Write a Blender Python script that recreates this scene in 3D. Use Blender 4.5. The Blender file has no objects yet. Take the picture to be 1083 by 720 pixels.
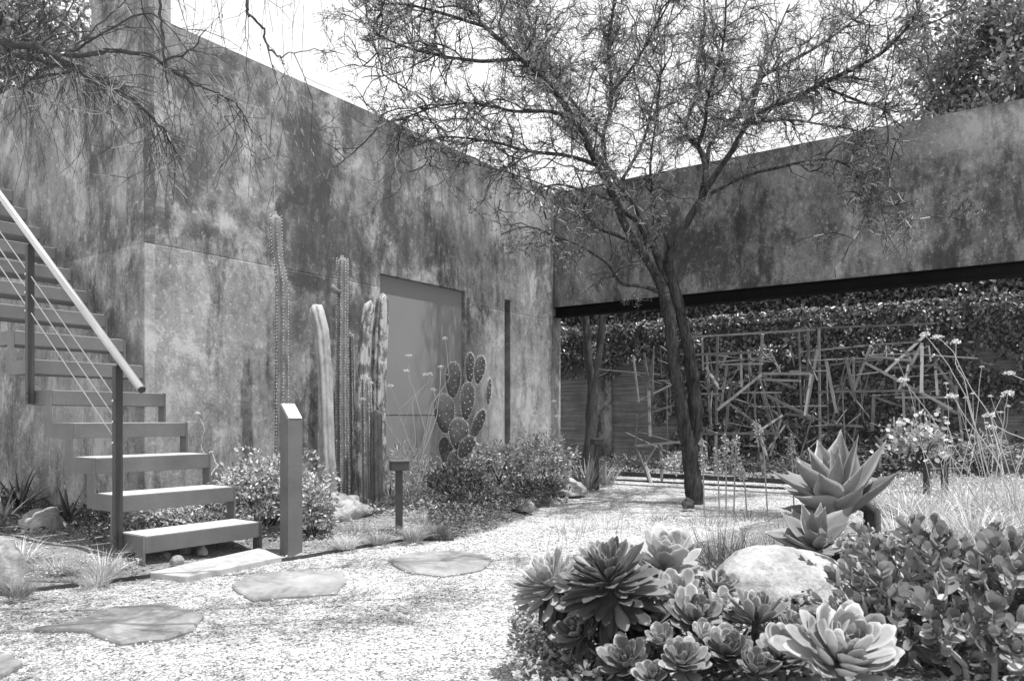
import bpy, math, random
import numpy as np
from mathutils import Vector, Matrix, noise as mnoise

R = math.radians
rnd = random.Random(7)
npr = np.random.RandomState(11)
scene = bpy.context.scene
COL = scene.collection

# ------------------------------------------------------------------ camera model
H, F, CX, HY = 0.80, 815.0, 541.5, 443.0

def at(u, v, Y):
    "point at photograph position (u, v) and distance Y in front of the viewer"
    return Vector(((u - CX) / F * Y, Y, H + (HY - v) / F * Y))

def gp(u, v, z=0.0):
    "point of the ground (height z)"
    Y = (H - z) * F / (v - HY)
    return Vector(((u - CX) / F * Y, Y, z))

# the yard frame: local x runs along the building's front wall, local y into the building
C1 = Vector((-2.650, 5.560, 0))
AX, AY = Vector((.582, .813, 0)), Vector((-.813, .582, 0))
ANG = math.atan2(.813, .582)

def Lw(x, y, z=0.0):
    return C1 + AX * x + AY * y + Vector((0, 0, z))

def plane_pt(u, v, xl):
    "point on the vertical plane local x = xl"
    k = (u - CX) / F
    Y = (xl + 2.978) / (.582 * k + .813)
    return at(u, v, Y)

# ------------------------------------------------------------------ mesh builder
class MB:
    def __init__(s):
        s.v = []; s.f = []; s.n = 0           # f: list of (k, array(m,k)), material index
    def add(s, verts, faces, mi=0):
        verts = np.asarray(verts, dtype=np.float64).reshape(-1, 3)
        by = {}
        for f in faces: by.setdefault(len(f), []).append(f)
        for k, fs in by.items():
            s.f.append((np.asarray(fs, dtype=np.int64) + s.n, mi))
        s.v.append(verts); s.n += len(verts)
    def inst(s, tv, tf, P, Rm, S, mi=0):
        tv = np.asarray(tv, float); P = np.asarray(P, float); m = len(P); n = len(tv)
        if m == 0: return
        S = np.asarray(S, float)
        if S.ndim == 1: S = S[:, None]
        sv = tv[None] * S[:, None, :]
        V = np.einsum('mij,mnj->mni', Rm, sv) + P[:, None, :]
        by = {}
        for f in tf: by.setdefault(len(f), []).append(f)
        for k, fs in by.items():
            a = np.asarray(fs)[None] + (np.arange(m) * n)[:, None, None] + s.n
            s.f.append((a.reshape(-1, k), mi))
        s.v.append(V.reshape(-1, 3)); s.n += m * n
    def box(s, x0, x1, y0, y1, z0, z1, M=None, mi=0):
        v = np.array([[x, y, z] for z in (z0, z1) for y in (y0, y1) for x in (x0, x1)], float)
        if M is not None: v = np.array([tuple(M @ Vector(p)) for p in v])
        s.add(v, [(0, 2, 3, 1), (4, 5, 7, 6), (0, 1, 5, 4), (2, 6, 7, 3), (0, 4, 6, 2), (1, 3, 7, 5)], mi)
    def tube(s, pts, rad, sides=8, cap=True, rough=0.0, squash=None, mi=0):
        pts = [Vector(p) for p in pts]; n = len(pts)
        if not hasattr(rad, '__len__'): rad = [rad] * n
        up = Vector((0, 0, 1)); ref = None; vs = []
        for i, p in enumerate(pts):
            t = (pts[min(i + 1, n - 1)] - pts[max(i - 1, 0)]).normalized()
            if ref is None:
                ref = t.orthogonal().normalized() if abs(t.z) > .9 else t.cross(up).normalized()
            ref = (ref - t * ref.dot(t)).normalized(); b = t.cross(ref)
            for k in range(sides):
                a = 2 * math.pi * k / sides
                r = rad[i] * (1 + (rough * (mnoise.noise(Vector((k * 1.7, i * .6, p.x * 3))) if rough else 0)))
                vs.append(p + (ref * math.cos(a) + b * math.sin(a)) * r)
        fs = [(i * sides + k, i * sides + (k + 1) % sides, (i + 1) * sides + (k + 1) % sides, (i + 1) * sides + k)
              for i in range(n - 1) for k in range(sides)]
        if cap and sides > 2:
            fs.append(tuple(range(sides - 1, -1, -1))); fs.append(tuple((n - 1) * sides + k for k in range(sides)))
        s.add([tuple(q) for q in vs], fs, mi)
    def segs(s, A, B, ra, rb, mi=0):
        "thin three sided prisms between the points A and B"
        A = np.asarray(A, float); B = np.asarray(B, float); m = len(A)
        if m == 0: return
        ra = np.broadcast_to(np.asarray(ra, float), (m,)); rb = np.broadcast_to(np.asarray(rb, float), (m,))
        d = B - A; d /= np.maximum(np.linalg.norm(d, axis=1), 1e-9)[:, None]
        h = np.where(np.abs(d[:, 2:3]) > .9, np.array([[1., 0, 0]]), np.array([[0, 0, 1.]]))
        x = np.cross(d, h); x /= np.linalg.norm(x, axis=1)[:, None]; y = np.cross(d, x)
        V = np.zeros((m, 6, 3))
        for k in range(3):
            a = 2 * math.pi * k / 3
            o = x * math.cos(a) + y * math.sin(a)
            V[:, k] = A + o * ra[:, None]; V[:, 3 + k] = B + o * rb[:, None]
        q = np.array([(0, 1, 4, 3), (1, 2, 5, 4), (2, 0, 3, 5)])
        s.f.append(((q[None] + (np.arange(m) * 6)[:, None, None] + s.n).reshape(-1, 4), mi))
        s.v.append(V.reshape(-1, 3)); s.n += m * 6
    def build(s, name, mats, parent=None, smooth=False, loc=None, rotz=0.0, bevel=0.0, solid=0.0, local=False):
        me = bpy.data.meshes.new(name)
        if s.n:
            V = np.concatenate(s.v)
            if loc is not None:
                V = V - np.array(tuple(loc))
                if rotz:
                    c, q = math.cos(-rotz), math.sin(-rotz)
                    V = V @ np.array([[c, q, 0], [-q, c, 0], [0, 0, 1]])
            tot = []; loops = []; mi = []
            for a, m in s.f:
                loops.append(a.reshape(-1)); tot.append(np.full(len(a), a.shape[1])); mi.append(np.full(len(a), m))
            loops = np.concatenate(loops); tot = np.concatenate(tot); mi = np.concatenate(mi)
            start = np.concatenate([[0], np.cumsum(tot)[:-1]])
            me.vertices.add(len(V)); me.vertices.foreach_set('co', V.astype(np.float32).reshape(-1))
            me.loops.add(len(loops)); me.loops.foreach_set('vertex_index', loops.astype(np.int32))
            me.polygons.add(len(tot)); me.polygons.foreach_set('loop_start', start.astype(np.int32))
            me.polygons.foreach_set('loop_total', tot.astype(np.int32))
            me.polygons.foreach_set('material_index', mi.astype(np.int32))
            me.polygons.foreach_set('use_smooth', np.full(len(tot), bool(smooth)))
            me.update(calc_edges=True); me.validate()
        if not isinstance(mats, (list, tuple)): mats = [mats]
        for m in mats: me.materials.append(m)
        o = bpy.data.objects.new(name, me); COL.objects.link(o)
        if loc is not None:
            o.location = loc; o.rotation_euler = (0, 0, rotz)
        if parent is not None:
            o.parent = parent
            if loc is None and not local:    # vertices are in world space: keep them where they are
                o.matrix_parent_inverse = parent_world(parent).inverted()
        if bevel:
            b = o.modifiers.new('bevel', 'BEVEL'); b.width = bevel; b.segments = 2; b.limit_method = 'ANGLE'; b.angle_limit = R(50)
        if solid:
            b = o.modifiers.new('solid', 'SOLIDIFY'); b.thickness = solid
        return o

def parent_world(o):
    M = Matrix.LocRotScale(o.location, o.rotation_euler, o.scale)
    if o.parent is not None:
        M = parent_world(o.parent) @ o.matrix_parent_inverse @ M
    return M

def tag(o, label=None, cat=None, group=None, kind=None):
    if label: o['label'] = label
    if cat: o['category'] = cat
    if group: o['group'] = group
    if kind: o['kind'] = kind
    return o

def thing(name, label, cat, loc=(0, 0, 0), rotz=0.0, group=None):
    o = bpy.data.objects.new(name, None); COL.objects.link(o)
    o.location = Vector(loc); o.rotation_euler = (0, 0, rotz); o.empty_display_size = .1
    return tag(o, label, cat, group)

def copy_tree(o, parent=None):
    c = o.copy(); COL.objects.link(c)
    if parent is not None: c.parent = parent
    for ch in [q for q in bpy.data.objects if q.parent == o]:
        copy_tree(ch, c)
    return c

# rotation matrices whose x axis is d and whose z axis is close to nrm
def frames(d, nrm):
    d = np.asarray(d, float); nrm = np.asarray(nrm, float)
    d = d / np.maximum(np.linalg.norm(d, axis=1), 1e-9)[:, None]
    y = np.cross(nrm, d); l = np.linalg.norm(y, axis=1)
    bad = l < 1e-3
    y[bad] = np.cross(np.array([[.3, .9, .1]]), d[bad]) if bad.any() else y[bad]
    y /= np.maximum(np.linalg.norm(y, axis=1), 1e-9)[:, None]
    z = np.cross(d, y)
    return np.stack([d, y, z], axis=2)

def rdir(n, rs=npr):
    d = rs.normal(size=(n, 3)); return d / np.linalg.norm(d, axis=1)[:, None]

# leaf templates, x along the leaf, unit length
def leaf_t(w=.4, fold=.06, wide=.5):
    v = [(0, 0, 0), (wide * .55, -w / 2, fold), (wide + (1 - wide) * .45, -w * .42, fold * .8), (1, 0, 0),
         (wide + (1 - wide) * .45, w * .42, fold * .8), (wide * .55, w / 2, fold)]
    return v, [(0, 1, 2, 3), (3, 4, 5, 0)]
LEAF = leaf_t(.45); LEAFN = leaf_t(.22); LEAFR = leaf_t(.75, .1, .55)
def fat_leaf(w=.5, t=.12):
    v = [(0, 0, 0), (.4, -w * .38, .02), (.8, -w / 2 * .8, .03), (1, 0, .02), (.8, w / 2 * .8, .03), (.4, w * .38, .02),
         (.6, 0, t), (.6, 0, -t * .6)]
    return v, [(0, 1, 6), (1, 2, 6), (2, 3, 6), (3, 4, 6), (4, 5, 6), (5, 0, 6),
               (1, 0, 7), (2, 1, 7), (3, 2, 7), (4, 3, 7), (5, 4, 7), (0, 5, 7)]
FAT = fat_leaf(.62, .13)
def oval_leaf(w=.6, cup=.1):
    v = [(.5, 0, -cup * .6)]
    for k in range(9):
        a = 2 * math.pi * k / 9; x = .5 - .5 * math.cos(a)
        v.append((x, w / 2 * math.sin(a) * (.75 + .45 * x), cup * abs(math.sin(a)) + .04 * x))
    return v, [(0, 1 + k, 1 + (k + 1) % 9) for k in range(9)]
OVAL = oval_leaf()

# ------------------------------------------------------------------ materials (all neutral: the photograph is black and white)
class Nodes:
    def __init__(s, mat):
        mat.use_nodes = True; s.t = mat.node_tree; s.t.nodes.clear()
        s.out = s.t.nodes.new('ShaderNodeOutputMaterial')
    def n(s, typ, props=None, **inp):
        nd = s.t.nodes.new(typ)
        for k, v in (props or {}).items(): setattr(nd, k, v)
        for k, v in inp.items():
            key = int(k[1:]) if (k[0] == 'i' and k[1:].isdigit()) else k.replace('_', ' ')
            sock = nd.inputs[key]
            if isinstance(v, bpy.types.NodeSocket): s.t.links.new(v, sock)
            else: sock.default_value = v
        return nd
    def math(s, op, a, b=0.0, c=None, clamp=False):
        k = dict(i0=a, i1=b)
        if c is not None: k['i2'] = c
        return s.n('ShaderNodeMath', dict(operation=op, use_clamp=clamp), **k).outputs[0]
    def ramp(s, fac, pts):
        nd = s.n('ShaderNodeValToRGB', None, Fac=fac); e = nd.color_ramp.elements
        while len(e) > 1: e.remove(e[-1])
        for i, (p, c) in enumerate(pts):
            q = e[0] if i == 0 else e.new(p)
            q.position = p; q.color = (c, c, c, 1)
        return nd.outputs[0]
    def lin(s, v, a, b, c, d):
        return s.n('ShaderNodeMapRange', None, i0=v, i1=a, i2=b, i3=c, i4=d).outputs[0]
    def noise(s, vec, scale, detail=4.0, rough=.55, dist=0.0):
        return s.n('ShaderNodeTexNoise', None, Vector=vec, Scale=scale, Detail=detail, Roughness=rough, Distortion=dist).outputs[0]
    def mapping(s, vec, scale=(1, 1, 1), loc=(0, 0, 0)):
        return s.n('ShaderNodeMapping', None, Vector=vec, Scale=scale, Location=loc).outputs[0]
    def obj(s): return s.n('ShaderNodeTexCoord').outputs['Object']
    def grey(s, v):
        c = s.n('ShaderNodeCombineColor', None, i0=v, i1=v, i2=v); return c.outputs[0]
    def island(s): return s.n('ShaderNodeNewGeometry').outputs['Random Per Island']
    def bsdf(s, col, rough=.8, bump=None, bstr=.3, bdist=.01, spec=.3, transl=0.0, metal=0.0):
        p = s.n('ShaderNodeBsdfPrincipled', None, Base_Color=col, Roughness=rough, Metallic=metal)
        p.inputs['Specular IOR Level'].default_value = spec
        if bump is not None:
            b = s.n('ShaderNodeBump', None, Strength=bstr, Distance=bdist, Height=bump)
            s.t.links.new(b.outputs[0], p.inputs['Normal'])
        o = p.outputs[0]
        if transl:
            tr = s.n('ShaderNodeBsdfTranslucent', None, Color=col)
            o = s.n('ShaderNodeMixShader', None, i0=transl, i1=o, i2=tr.outputs[0]).outputs[0]
        s.t.links.new(o, s.out.inputs[0])

def newmat(name): return bpy.data.materials.new(name)

def m_leaf(name, lo, hi, rough=.5, transl=.2, spec=.4, sc=6.0, patch=.35):
    m = newmat(name); g = Nodes(m); r = g.island()
    nz = g.noise(g.obj(), sc, 3)
    f = g.math('ADD', g.math('MULTIPLY', r, 1 - patch), g.math('MULTIPLY', nz, patch))
    g.bsdf(g.ramp(f, [(.12, lo), (.6, (lo + hi) / 2), (.9, hi)]), rough, spec=spec, transl=transl)
    return m

def m_noisy(name, lo, hi, scale=8, rough=.8, bscale=40, bstr=.4, bdist=.01, spec=.25, stretch=(1, 1, 1), metal=0.0):
    m = newmat(name); g = Nodes(m); o = g.mapping(g.obj(), stretch)
    a = g.noise(o, scale, 6, .6)
    b = g.noise(o, bscale, 5, .6)
    f = g.math('ADD', g.math('MULTIPLY', a, .7), g.math('MULTIPLY', b, .3))
    g.bsdf(g.ramp(f, [(.32, lo), (.68, hi)]), rough, bump=b, bstr=bstr, bdist=bdist, spec=spec, metal=metal)
    return m
def m_stucco(name, horiz, lo, hi, blobs, light_below=False, tone=1.0, corner=False, end_strip=False):
    """weathered integral-colour plaster; horiz = 0 or 1: which local axis runs along the wall.
    blobs: stains of their own shape (s, z, half width, half height, amount)"""
    m = newmat(name); g = Nodes(m); oc = g.obj()
    sep = g.n('ShaderNodeSeparateXYZ', None, i0=oc)
    s = sep.outputs[horiz]; z = sep.outputs[2]
    big = g.noise(g.mapping(oc, (1, 1, .75)), 1.15, 7, .62, .35)
    mid = g.noise(g.mapping(oc, (1, 1, .6)), 4.6, 8, .68, .5)
    strk = g.noise(g.mapping(oc, (9, 9, .55)), 1.0, 5, .6)
    strk2 = g.noise(g.mapping(oc, (34, 34, 1.6)), 1.0, 4, .6)
    fine = g.noise(oc, 46, 6, .72)
    f = g.math('ADD', g.math('MULTIPLY', big, .75), g.math('MULTIPLY', mid, .85))
    f = g.math('ADD', f, g.math('MULTIPLY', strk, .20))
    f = g.math('ADD', f, g.math('MULTIPLY', strk2, .10))
    f = g.math('ADD', f, g.math('MULTIPLY', fine, .42))
    spk = g.noise(g.mapping(oc, (1, 1, .7), (2, 9, 4)), 13, 8, .78, .3)
    f = g.math('ADD', f, g.math('MULTIPLY', spk, .75))
    f = g.math('SUBTRACT', f, 1.55)
    warp = g.math('MULTIPLY', g.math('SUBTRACT', mid, .5), .9)
    for (bs, bz, rs, rz, amt) in blobs:
        dx = g.math('DIVIDE', g.math('SUBTRACT', s, bs), rs)
        dz = g.math('DIVIDE', g.math('SUBTRACT', z, bz), rz)
        d = g.math('SQRT', g.math('ADD', g.math('MULTIPLY', dx, dx), g.math('MULTIPLY', dz, dz)))
        d = g.math('ADD', d, g.math('MULTIPLY', warp, 2.0))
        w = g.lin(d, .55, 1.15, amt, 0.0)
        f = g.math('ADD', f, w)
    if light_below:
        e = g.math('ADD', 2.07, g.math('MULTIPLY', warp, .02))
        below = g.math('LESS_THAN', z, e)
        near = g.lin(g.math('ADD', s, g.math('MULTIPLY', warp, .5)), 1.05, 1.25, 1.0, .15)
        f = g.math('ADD', f, g.math('MULTIPLY', g.math('MULTIPLY', below, near), .10))
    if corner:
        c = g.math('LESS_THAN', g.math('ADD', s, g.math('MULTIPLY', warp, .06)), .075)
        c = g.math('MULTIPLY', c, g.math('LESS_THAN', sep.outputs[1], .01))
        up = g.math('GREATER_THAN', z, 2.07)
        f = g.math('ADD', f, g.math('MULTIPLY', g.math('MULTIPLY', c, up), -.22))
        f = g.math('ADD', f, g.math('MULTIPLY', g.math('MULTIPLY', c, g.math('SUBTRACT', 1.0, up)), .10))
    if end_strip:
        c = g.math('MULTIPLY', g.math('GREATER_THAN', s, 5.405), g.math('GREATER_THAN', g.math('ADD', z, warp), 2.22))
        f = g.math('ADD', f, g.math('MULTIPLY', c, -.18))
    # chalky blooms and dark run marks
    ef = g.noise(g.mapping(oc, (1, 1, .7), (3, 7, 1)), 2.8, 10, .76, .35)
    f = g.math('ADD', f, g.lin(ef, .52, .62, 0.0, .32))
    dk = g.noise(g.mapping(oc, (1.5, 1.5, .45), (13, 2, 5)), 1.9, 10, .76, .3)
    f = g.math('ADD', f, g.lin(dk, .52, .63, 0.0, -.28))
    sp = g.noise(g.mapping(oc, (1, 1, 1), (5, 1, 8)), 22, 5, .7)
    f = g.math('ADD', f, g.lin(sp, .57, .66, 0.0, .32))
    f = g.math('ADD', f, g.lin(sp, .40, .30, 0.0, -.16))
    col = g.ramp(g.lin(f, -.42, .42, 0, 1), [(0.0, lo * .62), (.3, lo), (.62, hi), (1.0, hi * 1.7)])
    bmp = g.math('ADD', fine, g.math('MULTIPLY', mid, 1.5))
    # the joint between the two lifts of plaster is a shallow groove
    j = g.math('ABSOLUTE', g.math('SUBTRACT', z, 2.075))
    bmp = g.math('ADD', bmp, g.lin(j, .0, .007, -.9, 0.0) if light_below else 0.0)
    g.bsdf(col, .85, bump=bmp, bstr=.55, bdist=.008, spec=.2)
    return m

def m_gravel_ground():
    m = newmat('gravel_ground'); g = Nodes(m); oc = g.obj()
    vo = g.n('ShaderNodeTexVoronoi', dict(feature='F1'), Vector=oc, Scale=85.0, Randomness=1.0)
    vr = g.n('ShaderNodeSeparateColor', None, i0=vo.outputs['Color']).outputs[0]
    big = g.noise(oc, 2.2, 5, .6)
    vo2 = g.n('ShaderNodeTexVoronoi', dict(feature='F1'), Vector=oc, Scale=34.0, Randomness=1.0)
    vr2 = g.n('ShaderNodeSeparateColor', None, i0=vo2.outputs['Color']).outputs[0]
    f = g.math('ADD', g.math('MULTIPLY', vr, .5), g.math('MULTIPLY', vr2, .25))
    f = g.math('ADD', f, g.math('MULTIPLY', big, .35))
    f = g.math('SUBTRACT', f, g.lin(vo.outputs['Distance'], .3, .75, 0, .35))
    col = g.ramp(f, [(.05, .10), (.25, .34), (.5, .60), (.85, .82)])
    g.bsdf(col, .9, bump=g.math('SUBTRACT', 1.0, vo.outputs['Distance']), bstr=.9, bdist=.012, spec=.1)
    return m

def m_stone_chips(name, lo, hi):
    m = newmat(name); g = Nodes(m); r = g.island()
    big = g.noise(g.obj(), 2.4, 5, .6)
    f = g.math('ADD', g.math('MULTIPLY', r, .8), g.math('MULTIPLY', big, .3))
    g.bsdf(g.ramp(f, [(.05, lo * .45), (.16, lo), (.4, (lo + hi) / 2), (.95, hi)]), .85, spec=.15)
    return m

def m_soil():
    m = newmat('soil'); g = Nodes(m); oc = g.obj()
    a = g.noise(oc, 3, 6); b = g.noise(oc, 70, 5, .7)
    f = g.math('ADD', g.math('MULTIPLY', a, .4), g.math('MULTIPLY', b, .6))
    g.bsdf(g.ramp(f, [(.35, .10), (.5, .28), (.66, .55)]), .95, bump=b, bstr=1.0, bdist=.02, spec=.05)
    return m

def m_rammed():
    m = newmat('rammed_earth'); g = Nodes(m); oc = g.obj()
    st = g.noise(g.mapping(oc, (.5, .5, 15)), 1.6, 6, .7, .3)
    mid = g.noise(oc, 3, 6, .6); fine = g.noise(oc, 60, 4)
    f = g.math('ADD', g.math('MULTIPLY', st, .8), g.math('MULTIPLY', mid, .4))
    f = g.math('ADD', f, g.math('MULTIPLY', fine, .15))
    g.bsdf(g.ramp(f, [(.5, .10), (.68, .2), (.85, .34)]), .9, bump=st, bstr=.8, bdist=.03, spec=.1)
    return m

def m_cactus(name, lo, hi, mott=.0):
    m = newmat(name); g = Nodes(m); oc = g.obj()
    a = g.noise(g.mapping(oc, (1, 1, .5)), 14, 6, .65, .4); b = g.noise(oc, 60, 4)
    f = g.math('ADD', g.math('MULTIPLY', a, .8), g.math('MULTIPLY', b, .2))
    pts = [(.38, lo), (.62, hi)] if not mott else [(.40, lo), (.47, lo * 1.3), (.53, hi), (.7, hi * 1.15)]
    g.bsdf(g.ramp(f, pts), .6, bump=b, bstr=.3, bdist=.004, spec=.3)
    return m

def m_rock(name, lo, hi):
    m = newmat(name); g = Nodes(m); oc = g.obj()
    a = g.noise(oc, 5, 8, .65, .6); b = g.noise(oc, 45, 6, .7)
    cr = g.noise(g.mapping(oc, (1, 1, 2.4)), 7, 8, .75, 1.5)
    f = g.math('ADD', g.math('MULTIPLY', a, .6), g.math('MULTIPLY', b, .4))
    f = g.math('SUBTRACT', f, g.lin(cr, .42, .30, 0, .22))
    bm = g.math('ADD', b, g.math('MULTIPLY', cr, 1.2))
    g.bsdf(g.ramp(f, [(.25, lo * .6), (.42, lo), (.65, hi)]), .85, bump=bm, bstr=.7, bdist=.012, spec=.2)
    return m

def m_succulent(name, lo, hi, rim):
    "waxy leaf; the tone varies from leaf to leaf and along it"
    m = newmat(name); g = Nodes(m); r = g.island(); oc = g.obj()
    nz = g.noise(oc, 18, 5, .6)
    f = g.math('ADD', g.math('MULTIPLY', r, .6), g.math('MULTIPLY', nz, .5))
    sc_ = g.noise(oc, 75, 6, .75, .6)
    f = g.math('SUBTRACT', f, g.lin(sc_, .60, .68, 0.0, .55))
    f = g.math('ADD', f, g.lin(sc_, .36, .30, 0.0, .25))
    fine = g.noise(oc, 140, 3)
    g.bsdf(g.ramp(f, [(.2, lo), (.85, hi)]), .42, bump=fine, bstr=.12, bdist=.003, spec=.45, transl=rim)
    return m

MAT = dict(
    steel=m_noisy('painted_steel', .09, .165, 3.5, .5, 90, .12, .002, .4),
    steel_dark=m_noisy('dark_steel', .03, .065, 6, .5, 90, .15, .002, .4),
    beam=m_noisy('beam_steel', .008, .016, 3, .8, 60, .2, .003, .05),
    brushed=m_noisy('brushed_steel', .5, .66, 4, .34, 120, .1, .001, .5, (1, 1, .2), .75),
    cable=m_noisy('cable_steel', .55, .7, 20, .3, 200, .1, .001, .5, (1, 1, 1), .7),
    lit_tread=m_noisy('sunlit_tread', .42, .62, 9, .6, 120, .2, .002, .3),  # paler than the steel: sunlight on the tread tops put into the colour
    plaque=m_noisy('plaque_plate', .55, .72, 3, .4, 80, .08, .001, .5),
    door=m_noisy('door_paint', .24, .27, 1.2, .6, 40, .05, .002, .2),
    void=m_noisy('dark_glass', .012, .02, 2, .25, 40, .02, .001, .5),
    concrete=m_noisy('concrete', .36, .5, 5, .85, 70, .3, .004, .2),
    flag=m_noisy('flagstone', .2, .42, 3.5, .85, 50, .6, .006, .2),
    bark=m_noisy('bark', .02, .18, 26, .95, 70, 1.0, .08, .1, (1, 1, .22)),
    bark_dark=m_noisy('dark_bark', .05, .12, 16, .9, 60, 1.0, .02, .15, (1, 1, .35)),
    twig=m_leaf('twig', .012, .15, .8, 0, .15, 3, .3),
    twig_dark=m_leaf('dark_twig', .03, .13, .8, 0, .15, 3, .3),
    twig_pale=m_leaf('pale_twig', .3, .6, .8, 0, .15, 3, .3),
    fleaf=m_leaf('fine_leaf', .06, .5, .5, .25, .35, 4),
    ivy=m_leaf('ivy_leaf', .03, .34, .35, .08, .5, 2.5),
    hedge=m_leaf('hedge_leaf', .03, .16, .4, .12, .5, 2.5),
    tleaf=m_leaf('tree_leaf', .06, .5, .4, .2, .5, 1.5),
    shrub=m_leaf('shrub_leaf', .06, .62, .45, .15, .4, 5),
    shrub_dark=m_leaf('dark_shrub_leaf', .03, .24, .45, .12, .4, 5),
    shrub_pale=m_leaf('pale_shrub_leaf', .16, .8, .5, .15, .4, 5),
    jade=m_leaf('jade_leaf', .06, .56, .45, .15, .3, 6),
    grass=m_leaf('grass_blade', .15, .6, .5, .2, .3, 8),
    grass_dark=m_leaf('dark_grass_blade', .06, .32, .5, .2, .3, 8),
    grass_pale=m_leaf('pale_grass_blade', .35, .85, .5, .2, .3, 8),
    flower=m_leaf('flower', .55, .8, .7, .2, .2, 20),
    soil=m_soil(), gravel_g=m_gravel_ground(),
    chip=m_stone_chips('gravel_chip', .22, .80), litter=m_stone_chips('leaf_litter', .06, .55),
    rammed=m_rammed(),
    cactus=m_cactus('cactus_skin', .13, .26), cactus_m=m_cactus('mottled_cactus', .13, .48, 1),
    cactus_p=m_cactus('pale_cactus', .28, .52), cactus_d=m_cactus('dark_cactus', .07, .13),
    pad=m_cactus('cactus_pad', .07, .13), areole=m_noisy('areole', .55, .75, 30),
    rock=m_rock('boulder_stone', .30, .62), rock_d=m_rock('rough_stone', .24, .52),
    aeo=m_succulent('aeonium_leaf', .10, .42, .3), aeo_d=m_succulent('dark_aeonium_leaf', .05, .26, .22),
    aeo_p=m_succulent('pale_aeonium_leaf', .26, .66, .38), agv=m_succulent('agave_leaf', .17, .34, .2),
    dry=m_leaf('dry_leaf', .05, .16, .8, .1, .1, 8),
    sculpt=m_noisy('weathered_bar', .10, .24, 8, .8, 60, .4, .004, .2),
    sculpt_l=m_noisy('pale_weathered_bar', .22, .42, 8, .8, 60, .4, .004, .2),
)
# ------------------------------------------------------------------ ground
def sheet(name, poly, z, mat, nx=1, label=None):
    b = MB(); b.add([(x, y, z) for x, y in poly], [tuple(range(len(poly)))])
    o = b.build(name, mat); tag(o, kind='structure'); return o

g = MB(); n = 60
xs = np.linspace(-45, 45, n); ys = np.linspace(-25, 65, n)
g.add([(x, y, 0) for y in ys for x in xs], [(j * n + i, j * n + i + 1, (j + 1) * n + i + 1, (j + 1) * n + i) for j in range(n - 1) for i in range(n - 1)])
tag(g.build('ground', MAT['gravel_g']), kind='structure')

def bed(name, pts, top, mat, step=.16, seed=1):
    "a low mound of soil inside the outline pts (world x, y)"
    P = [Vector((p[0], p[1])) for p in pts]
    def inside(x, y):
        c = False; j = len(P) - 1
        for i in range(len(P)):
            if (P[i].y > y) != (P[j].y > y) and x < (P[j].x - P[i].x) * (y - P[i].y) / (P[j].y - P[i].y) + P[i].x: c = not c
            j = i
        return c
    def dist(x, y):
        q = Vector((x, y)); d = 9
        for i in range(len(P)):
            a, b = P[i - 1], P[i]; t = max(0, min(1, (q - a).dot(b - a) / max((b - a).length_squared, 1e-9)))
            d = min(d, (a + (b - a) * t - q).length)
        return d
    def hgt(x, y):
        if not inside(x, y): return -.03
        d = dist(x, y)
        return .004 + top * min(1, d / .5) + .02 * mnoise.noise(Vector((x * 3, y * 3, seed))) * min(1, d / .15)
    x0 = min(p.x for p in P); x1 = max(p.x for p in P); y0 = min(p.y for p in P); y1 = max(p.y for p in P)
    X = np.arange(x0 - step, x1 + step * 2, step); Y = np.arange(y0 - step, y1 + step * 2, step)
    b = MB(); v = [(x, y, hgt(x, y)) for y in Y for x in X]; nx = len(X)
    f = []
    for j in range(len(Y) - 1):
        for i in range(nx - 1):
            q = (j * nx + i, j * nx + i + 1, (j + 1) * nx + i + 1, (j + 1) * nx + i)
            if max(v[k][2] for k in q) > 0: f.append(q)
    b.add(v, f)
    tag(b.build(name, mat, smooth=True), kind='structure')
    return inside, hgt

def gxy(u, v): p = gp(u, v); return (p.x, p.y)
edge_l = [gxy(-60, 636), gxy(0, 630), gxy(60, 623), gxy(120, 616), gxy(160, 611)]
edge_m = [gxy(324, 590), gxy(380, 580), gxy(430, 572), gxy(480, 572), gxy(522, 562), gxy(560, 546), gxy(588, 531), gxy(618, 518), gxy(640, 508)]
W = lambda x, y: tuple(Lw(x, y)[:2])
bedL_pts = edge_l + [gxy(268, 584), gxy(300, 590)] + edge_m + [W(5.45, -.02), W(0, -.02), W(-.02, 0), W(-.02, 6), W(-2.6, 6)]
inL, hL = bed('planting_bed', bedL_pts, .07, MAT['soil'], .12, 3)
bedR_pts = [(-.02, 1.2), gxy(541, 715), gxy(548, 650), gxy(600, 600), gxy(690, 588), gxy(745, 570), gxy(800, 552), gxy(880, 530), gxy(960, 508),
            gxy(1083, 500), (9.5, 6.2), (9.5, 1.2)]
inR, hR = bed('garden_bed', bedR_pts, .08, MAT['soil'], .12, 5)
bedB_pts = [W(6.75, 1.6), W(6.9, -1.0), W(6.8, -4), W(6.7, -9), W(8.1, -9), W(8.1, 3), W(6.9, 3)]
inB, hB = bed('rear_bed', bedB_pts, .06, MAT['soil'], .2, 8)

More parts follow.
